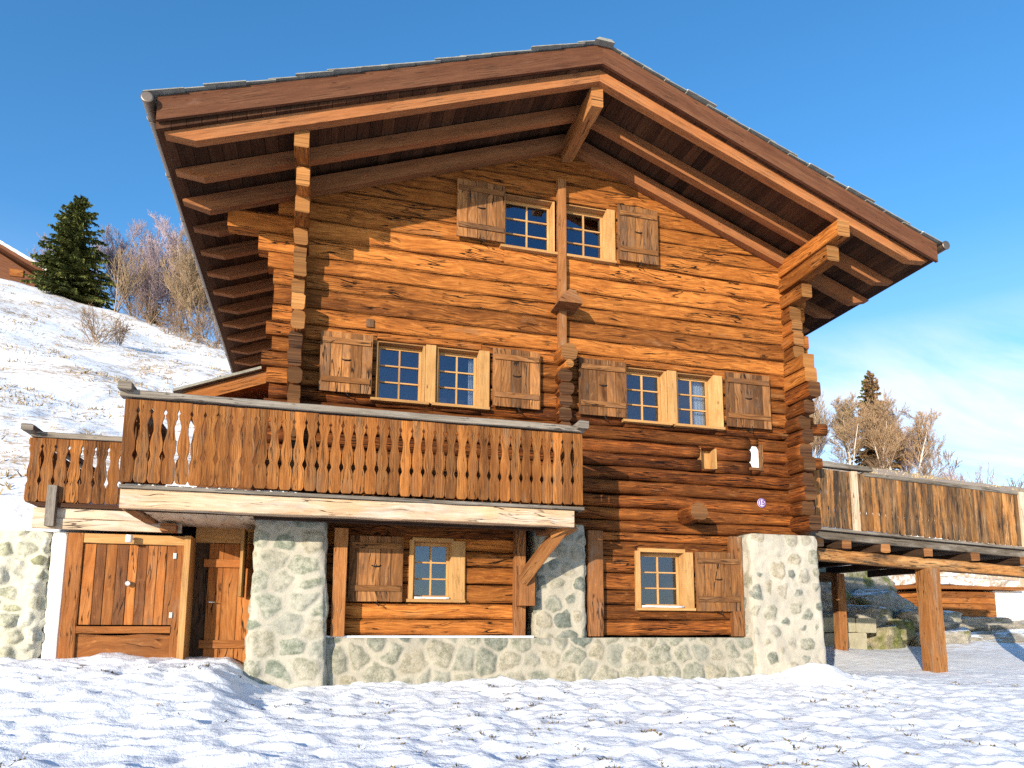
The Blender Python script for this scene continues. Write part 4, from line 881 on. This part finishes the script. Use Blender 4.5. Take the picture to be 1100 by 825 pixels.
# ------------------------------------------------------------------ trees
def rdir(d, spread):
    o = d.orthogonal().normalized(); o.rotate(Matrix.Rotation(rnd(0, 6.283), 3, d)); return (d * math.cos(spread) + o * math.sin(spread)).normalized()
def bare_tree(h, stems=1, spread=.35, limbs=9, r0=.09, lev=3, up=.35, seed=0, start=.25, twig=.011, dens=1.0):
    random.seed(seed); tr = MB(); cr = MB()
    def grow(p, d, L, r, k, mb):
        n = 4; pts = [p.copy()]; rr = [r]; q = p.copy(); dd = d.copy()
        for i in range(n):
            dd = (dd + V((rnd(-1, 1), rnd(-1, 1), rnd(-.6, 1) + up * .5)) * .13).normalized(); q = q + dd * (L / n); pts.append(q.copy()); rr.append(max(twig * .7, r * (1 - .75 * (i + 1) / n)))
        mb.tube(pts, rr, 5 if k == 0 else 3, (random.random(), random.random(), .3, 1))
        if k >= lev: return
        m = max(2, int((limbs if k == 0 else limbs * .75) * dens * (1 if k < 2 else .8)))
        for i in range(m):
            t = (start if k == 0 else .2) + (1 - (start if k == 0 else .2)) * (i + rnd(.1, .9)) / m
            f = t * n; a = min(n - 1, int(f)); pos = pts[a].lerp(pts[a + 1], f - a)
            base = (pts[a + 1] - pts[a]).normalized(); nd = rdir(base, rnd(.45, .95)); nd = (nd + V((0, 0, up))).normalized()
            grow(pos, nd, L * rnd(.34, .52) * (1.15 - t * .45), max(twig, rr[a] * .45), k + 1, tr if k == 0 and lev > 3 else cr)
    for s in range(stems):
        a = rnd(0, 6.28); d = V((math.cos(a) * spread * (s > 0 or stems > 2), math.sin(a) * spread * (s > 0 or stems > 2), 1)).normalized()
        grow(V((rnd(-.15, .15) * stems ** .5, rnd(-.15, .15) * stems ** .5, -.2)), d, h * rnd(.78, 1.0) * .92, r0 * rnd(.7, 1), 0, tr)
    return tr, cr
def conifer(h, wr, seed, nb=120, lean=0.0, low=.03, curve=1.0):
    random.seed(seed); tr = MB(); cr = MB(); tr.tube([V((0, 0, -.3)), V((0, 0, h * .5)), V((0, 0, h))], [h * .022, h * .013, .01], 8, (.5, .5, .3, 1))
    for i in range(nb):
        t = low + (1 - low) * (i + random.random()) / nb; z = h * t; L = wr * (1 - t) ** curve * rnd(.72, 1.12) + .12; a = rnd(0, 6.283)
        d = V((math.cos(a), math.sin(a), rnd(-.25, .15) - .05 + t * .5)).normalized(); side = d.cross(V((0, 0, 1))).normalized(); base = V((0, 0, z))
        tone = rnd(.0, .9); m = max(6, int(L * 15))
        for k in range(m):
            f = (k + .6) / m; p = base + d * (L * f) + V((0, 0, -.12 * L * f * f)); wdt = .10 + .20 * L * (1 - f)
            for s in (-1, 1):
                for rep in range(2):
                    q = p + side * s * wdt * rnd(.45, 1.15) + V((0, 0, rnd(-.26, .06))) + d * rnd(.0, .2)
                    n2 = V((rnd(-1, 1), rnd(-1, 1), rnd(-.2, 1))) * .075
                    b = len(cr.v); cr.v += [p - d * .06 + n2, q + n2 * .4, p + d * .09 - n2 + V((0, 0, .03))]
                    cr.face((b, b + 1, b + 2), ((0, 0),) * 3, (min(1, max(0, tone * .7 + rnd(-.1, .35))), 0, 0, 1))
    return tr, cr
def plant_tree(name, meshes, x, y, s, lab, cat, group, rz=0.0, z=None):
    t = thing(name, lab, cat, group, (x, y, gz(x, y) if z is None else z)); t.rotation_euler = (0, 0, rz); t.scale = (s, s, s)
    for nm, me in meshes:
        o = bpy.data.objects.new(nm, me); COL.objects.link(o); o.parent = t
    return t
def kit(pair, bark, leaf, tn='trunk', cn='crown'): return [(tn, pair[0].mesh(tn, bark)), (cn, pair[1].mesh(cn, leaf))]
spruceA = kit(conifer(8.4, 3.2, 3, 300, curve=.62), M['bark'], M['needle']); spruceB = kit(conifer(9.5, 2.1, 5, 170, curve=.85), M['bark'], M['needle']); spruceR = kit(conifer(9.5, 2.5, 8, 170, curve=.85), M['bark'], M['needle_rust'])
mauve1 = kit(bare_tree(8.0, 4, .30, 13, .07, 3, .42, 11, .15, .013, 1.25), M['bark'], M['twig_mauve']); mauve2 = kit(bare_tree(8.4, 3, .24, 14, .08, 3, .45, 12, .15, .013, 1.25), M['bark'], M['twig_mauve'])
tan1 = kit(bare_tree(5.6, 6, .45, 8, .05, 2, .45, 13, .2, .018), M['twig_tan'], M['twig_tan']); tan2 = kit(bare_tree(6.4, 4, .30, 12, .05, 3, .40, 14, .12, .013, 1.1), M['bark'], M['twig_tan'])
rust1 = kit(bare_tree(8.4, 1, .16, 18, .12, 3, .22, 15, .22, .013, 1.0), M['bark_white'], M['twig_rust']); rust2 = kit(bare_tree(7.8, 2, .25, 15, .10, 3, .22, 16, .2, .013, 1.0), M['bark_white'], M['twig_rust'])
birch = kit(bare_tree(6.2, 1, .15, 16, .12, 3, .15, 17, .3, .014, 1.2), M['bark_white'], M['twig_tan']); small = kit(bare_tree(4.4, 1, .2, 8, .09, 3, .3, 18, .45, .016), M['bark'], M['twig_brown'])
shrub = kit(bare_tree(2.6, 7, .55, 6, .035, 2, .3, 19, .15, .014), M['twig_brown'], M['twig_brown'], 'stems', 'twigs'); thick = kit(bare_tree(3.0, 12, .75, 7, .03, 2, .15, 20, .1, .014), M['twig_tan'], M['twig_brown'], 'stems', 'twigs'); mauve_s = kit(bare_tree(2.8, 6, .4, 7, .04, 2, .5, 22, .15, .014), M['twig_brown'], M['twig_mauve'], 'stems', 'twigs')
GL = 'trees on the left hill crest'; GR = 'trees on the right hill crest'
plant_tree('spruce', spruceA, -18.3, 46.0, 1.0, 'broad dark green spruce between the distant chalet and the bare trees', 'tree', GL)
plant_tree('spruce', spruceB, -26.7, 52.0, .92, 'dark spruce cut by the left edge above the distant chalet roof', 'tree', GL)
plant_tree('spruce', spruceB, -13.6, 50.0, .52, 'small dark spruce half hidden among the bare trees', 'tree', GL, 1.0)
plant_tree('bare_tree', mauve1, -24.4, 60.0, .98, 'rounded bare mauve tree behind the distant chalet roof', 'tree', GL)
plant_tree('bare_tree', mauve2, -22.4, 61.0, .95, 'bare mauve tree directly left of the dark spruce', 'tree', GL, 2.0)
plant_tree('bare_tree', tan1, -14.9, 44.5, .95, 'fan shaped pale bare shrub tree overlapping the right side of the dark spruce', 'tree', GL)
plant_tree('bare_tree', mauve1, -14.5, 48.5, .98, 'tall bare mauve tree next to the fan shaped pale one', 'tree', GL, 1.2)
plant_tree('bare_tree', mauve2, -13.3, 47.0, .80, 'dense mauve tree with many upright stems just right of the spruce', 'tree', GL, 1.9)
plant_tree('bare_tree', mauve2, -11.5, 48.0, 1.0, 'tallest bare pale lilac tree in the middle of the left grove', 'tree', GL, .4)
plant_tree('bare_tree', mauve1, -9.9, 47.5, 1.04, 'bare lilac tree left of the tan trees and near the gutter', 'tree', GL, 2.6)
plant_tree('bare_tree', tan2, -10.2, 44.0, 1.0, 'tan bare tree in front of the lilac ones', 'tree', GL, .2)
plant_tree('bare_tree', tan2, -8.8, 44.0, 1.05, 'tan bare tree second from the roof gutter', 'tree', GL, 1.7)
plant_tree('bare_tree', tan2, -7.3, 43.0, 1.0, 'tan bare tree touching the roof gutter', 'tree', GL, 3.7)
plant_tree('bare_tree', tan2, -6.0, 42.0, .95, 'tan bare tree mostly hidden behind the left eave', 'tree', GL, 5.0)
for i, (x, y, s, lab) in enumerate([(-11.6, 42.0, .9, 'low brown thicket under the lilac trees'), (-10.2, 40.5, .8, 'dark brown thicket left of the one by the gutter'), (-8.9, 39.5, .95, 'brown thicket close to the gutter at the foot of the tan trees'), (-7.4, 38.0, .9, 'brown thicket partly behind the gutter'), (-13.4, 43.5, .7, 'thin brown thicket right of the dark spruce')]):
    plant_tree('thicket', thick, x, y, s, lab, 'bush', 'thickets below the left grove', i * 1.3)
plant_tree('dry_bush', thick, -11.4, 29.3, .72, 'lone dry brown bush in the middle of the snowy slope', 'bush', None, .7)
plant_tree('dry_bush', shrub, -10.7, 30.0, .66, 'smaller dry bush on the right side of the lone brown bush', 'bush', None, .2)
random.seed(77)
mb = MB(); tb = MB(); tb.tube([V((0, 0, -.2)), V((.02, 0, .7))], [.03, .015], 6)
for i in range(900):
    a = rnd(0, 6.28); zz = rnd(.05, 1.1); r = .34 * math.sin(min(1, zz / 1.1 * .9 + .1) * math.pi) ** .6 * random.random() ** .4; p = V((r * math.cos(a), r * math.sin(a), zz)); q = V((rnd(-1, 1), rnd(-1, 1), rnd(0, 1))).normalized() * .07; s = V((rnd(-1, 1), rnd(-1, 1), rnd(-1, 1))).normalized() * .025
    b = len(mb.v); mb.v += [p, p + q + s, p + q * 1.4, p + q - s]; mb.face((b, b + 1, b + 2, b + 3), ((0, 0),) * 4, (random.random(), 0, 0, 1))
plant_tree('evergreen_shrub', [('stem', tb.mesh('stem', M['bark'])), ('foliage', mb.mesh('foliage', M['shrub_leaf']))], -2.75, 9.9, 1.7, 'small leafy green shrub beside the lower end of the roof gutter', 'bush', None)
# right hill
plant_tree('spruce', spruceR, 54.5, 48.0, 1.24, 'pointed russet spruce rising above the right grove', 'tree', GR)
plant_tree('spruce', spruceB, 55.3, 49.5, 1.22, 'dark green spruce whose tip stands behind the russet one', 'tree', GR)
for (k, x, y, s, lab, rz) in [(tan2, 44.5, 46, .95, 'tan bare tree right beside the chalet corner logs', 0), (rust2, 46.3, 47, .9, 'russet bare tree second from the chalet corner', 1), (tan2, 47.6, 48, 1.0, 'tan bare tree left of the white trunked birch', 2),
    (birch, 49.6, 46, 1.25, 'bare white trunked birch left of the pointed spruce', 0), (rust1, 51.2, 48, 1.0, 'russet tree between the birch and the pointed spruce', 1.5), (rust2, 52.6, 45, 1.05, 'russet tree in front of the pointed spruce', 2.2), (rust1, 54.2, 45.5, 1.05, 'pale trunked russet tree just right of the pointed spruce', .5), (rust2, 55.6, 47, 1.15, 'tall russet tree second to the right of the pointed spruce', 3),
    (rust1, 56.6, 45, 1.05, 'russet tree with a white trunk in the right half of the grove', 4.1), (mauve2, 57.6, 47.5, .78, 'mauve bare tree behind the russet ones', 1), (rust2, 58.8, 46, .9, 'last russet tree at the right end of the grove', .9), (rust1, 48.4, 44.5, .7, 'short russet tree under the birch', 2.9),
    (small, 62.6, 47, 1.25, 'lone small leaning dark tree right of the grove', 0)]:
    plant_tree('bare_tree', k, x, y, s, lab, 'tree', GR, rz)
for i, (k, x, y, s, lab) in enumerate([(thick, 53.0, 40, .8, 'low thicket nearest the railing below the pointed spruce'), (thick, 48.6, 41, .8, 'low thicket in front of the birch'), (mauve_s, 57.5, 42, .8, 'mauve shrub in front of the right half of the grove'), (mauve_s, 64.9, 47, 1.1, 'low bare shrub right of the lone leaning tree'), (mauve_s, 67.2, 47, 1.5, 'dense dark mauve shrub above the walkway railing'), (shrub, 68.2, 47.5, .95, 'thin brown shrub behind the dense mauve one'), (shrub, 70.6, 47, 1.5, 'thin shrub near the right edge above the railing'), (thick, 59.8, 45, .7, 'low thicket at the foot of the last russet tree'), (thick, 55, 43.5, .7, 'low thicket below the pointed spruce'), (thick, 50.8, 43.5, .7, 'low thicket below the birch'), (thick, 46.8, 44, .75, 'low thicket near the chalet corner'), (mauve_s, 60.9, 46, .8, 'mauve shrub between the grove and the leaning tree')]):
    plant_tree('bare_shrub', k, x, y, s, lab, 'bush', 'shrubs on the right hill crest', i)

# ------------------------------------------------------------------ ground cover poking through the snow
random.seed(5)
def tuft(mb, x, y, n, h, sp, z=None, thin=True):
    z = gz(x, y) if z is None else z
    for k in range(n):
        a = rnd(0, 6.28); r = sp * random.random() ** .7; p = V((x + r * math.cos(a), y + r * math.sin(a), 0)); p.z = gz(p.x, p.y) - .01
        d = V((math.cos(a) * rnd(.1, 1), math.sin(a) * rnd(.1, 1), rnd(.2, .9))).normalized() * h * rnd(.4, 1.2); s = d.cross(V((rnd(-1, 1), rnd(-1, 1), .3))).normalized() * h * (rnd(.06, .16) if thin else rnd(.2, .5))
        b = len(mb.v); mb.v += [p - s, p + s, p + d * .6 + s * .8, p + d]; mb.face((b, b + 1, b + 2, b + 3), ((0, 0),) * 4, (random.random(), 0, 0, 1))
mb = MB()
for i in range(1800):
    x = rnd(-6, 12.5); y = -7.6 + 7.0 * random.random() ** 1.25
    dens = nz(x * .5, y * .7, 12) * .8 - .06 + (.30 if (1.0 < x < 5.5 and y < -3.0) else 0)
    if dens < .02: continue
    leafy = random.random() < .7
    for k_ in range(random.choice((1, 2, 2, 3))): tuft(mb, x + rnd(-.1, .1) * (k_ > 0), y + rnd(-.1, .1) * (k_ > 0), random.choice((3, 5, 7, 10)), rnd(.018, .04) if leafy else rnd(.03, .07), rnd(.015, .035), thin=not leafy)
gr = mb.build('dry_grass', M['dry_grass']); gr['kind'] = 'stuff'
mb = MB()
for i in range(4200):
    y = 2 + 42 * random.random() ** .8; x = -3.9 - (.42 * (y + 11)) * random.random()
    if nz(x * .35, y * .35, 4) + nz(x * 1.1, y * 1.1, 8) * .5 < .04 or terrain(x, y) < 2.9: continue
    tuft(mb, x, y, random.choice((3, 5, 9)), rnd(.08, .20), rnd(.1, .4))
for i in range(500):
    y = 18 + 28 * random.random(); x = .80 * (y + 11) + (.5 * (y + 11)) * random.random()
    tuft(mb, x, y, 6, rnd(.12, .28), rnd(.2, .6))
gr2 = mb.build('hillside_grass', M['hill_grass']); gr2['kind'] = 'stuff'

# ------------------------------------------------------------------ light, sky, camera
travel = V((.88, 1.0, -.295)).normalized(); el = math.asin(-travel.z)
sun = bpy.data.lights.new('sun', 'SUN'); sun.energy = 5.0; sun.angle = math.radians(.5); sun.color = (1, .90, .74)
so = bpy.data.objects.new('sun', sun); COL.objects.link(so); so.rotation_euler = travel.to_track_quat('-Z', 'Y').to_euler(); so.location = (-20, -30, 20)
wd = bpy.data.worlds.new('World'); sc.world = wd; wd.use_nodes = True; nt = wd.node_tree; T = NT(nt)
for n in list(nt.nodes): nt.nodes.remove(n)
out = T.n('ShaderNodeOutputWorld'); bg = T.n('ShaderNodeBackground'); sky = T.n('ShaderNodeTexSky', sky_type='NISHITA')
sky.sun_disc = False; sky.sun_elevation = el; sky.sun_rotation = math.atan2(-travel.x, -travel.y); sky.altitude = 1500; sky.air_density = 1.0; sky.dust_density = .5; sky.ozone_density = 1.6
tc = T.n('ShaderNodeTexCoord').outputs['Generated']; sp = T.n('ShaderNodeSeparateXYZ'); T.l(tc, sp.inputs[0])
den = T.math('ADD', T.math('MAXIMUM', sp.outputs[2], 0.0), .22)
cv = T.n('ShaderNodeCombineXYZ'); T.l(T.math('DIVIDE', sp.outputs[0], den), cv.inputs[0]); T.l(T.math('DIVIDE', sp.outputs[1], den), cv.inputs[1])
cn = T.noise(T.vmath('MULTIPLY', cv.outputs[0], (1.1, 2.6, 1)), 1.3, 7, .58, .5); cn2 = T.noise(cv.outputs[0], .7, 3)
low = T.mr(sp.outputs[2], .37, .29); right = T.mr(sp.outputs[0], .25, .62)
cm = T.math('MULTIPLY', T.mr(T.math('ADD', T.math('MULTIPLY', cn, .7), T.math('MULTIPLY', cn2, .3)), .40, .56), T.math('MULTIPLY', low, right), True)
hs = T.n('ShaderNodeHueSaturation'); T.l(sky.outputs[0], hs.inputs['Color']); hs.inputs['Saturation'].default_value = 1.30; hs.inputs['Value'].default_value = 1.68
hz = T.mix(T.mr(sp.outputs[2], .45, .08, 0, .42), hs.outputs[0], (4.6, 5.3, 6.4))
T.l(T.mix(T.math('MULTIPLY', cm, .66), hz, (6.2, 6.2, 6.3)), bg.inputs[0]); bg.inputs[1].default_value = .135; T.l(bg.outputs[0], out.inputs[0])

cam = bpy.data.cameras.new('camera'); co = bpy.data.objects.new('camera', cam); COL.objects.link(co); sc.camera = co
a, b_, c = map(math.radians, (-15.24682092, 8.21682861, -.31000102))
Rm = Matrix.Rotation(a, 3, 'Z') @ Matrix.Rotation(b_, 3, 'X') @ Matrix.Rotation(c, 3, 'Y')
X, Yv, Zv = Rm.col[0], Rm.col[1], Rm.col[2]
mw = Matrix(((X[0], Zv[0], -Yv[0], 0), (X[1], Zv[1], -Yv[1], -11.0), (X[2], Zv[2], -Yv[2], 1.7), (0, 0, 0, 1))); co.matrix_world = mw
cam.sensor_width = 36; cam.lens = 769.43 / 1100 * 36; cam.shift_x = .0006; cam.shift_y = 145.2 / 1100; cam.clip_end = 1000; cam.clip_start = .1
vs = sc.view_settings; vs.view_transform = 'Standard'; vs.look = 'None'; vs.exposure = .54; vs.gamma = 1
sc.render.engine = 'CYCLES'; sc.cycles.max_bounces = 6; sc.cycles.transparent_max_bounces = 12; sc.cycles.use_denoising = False
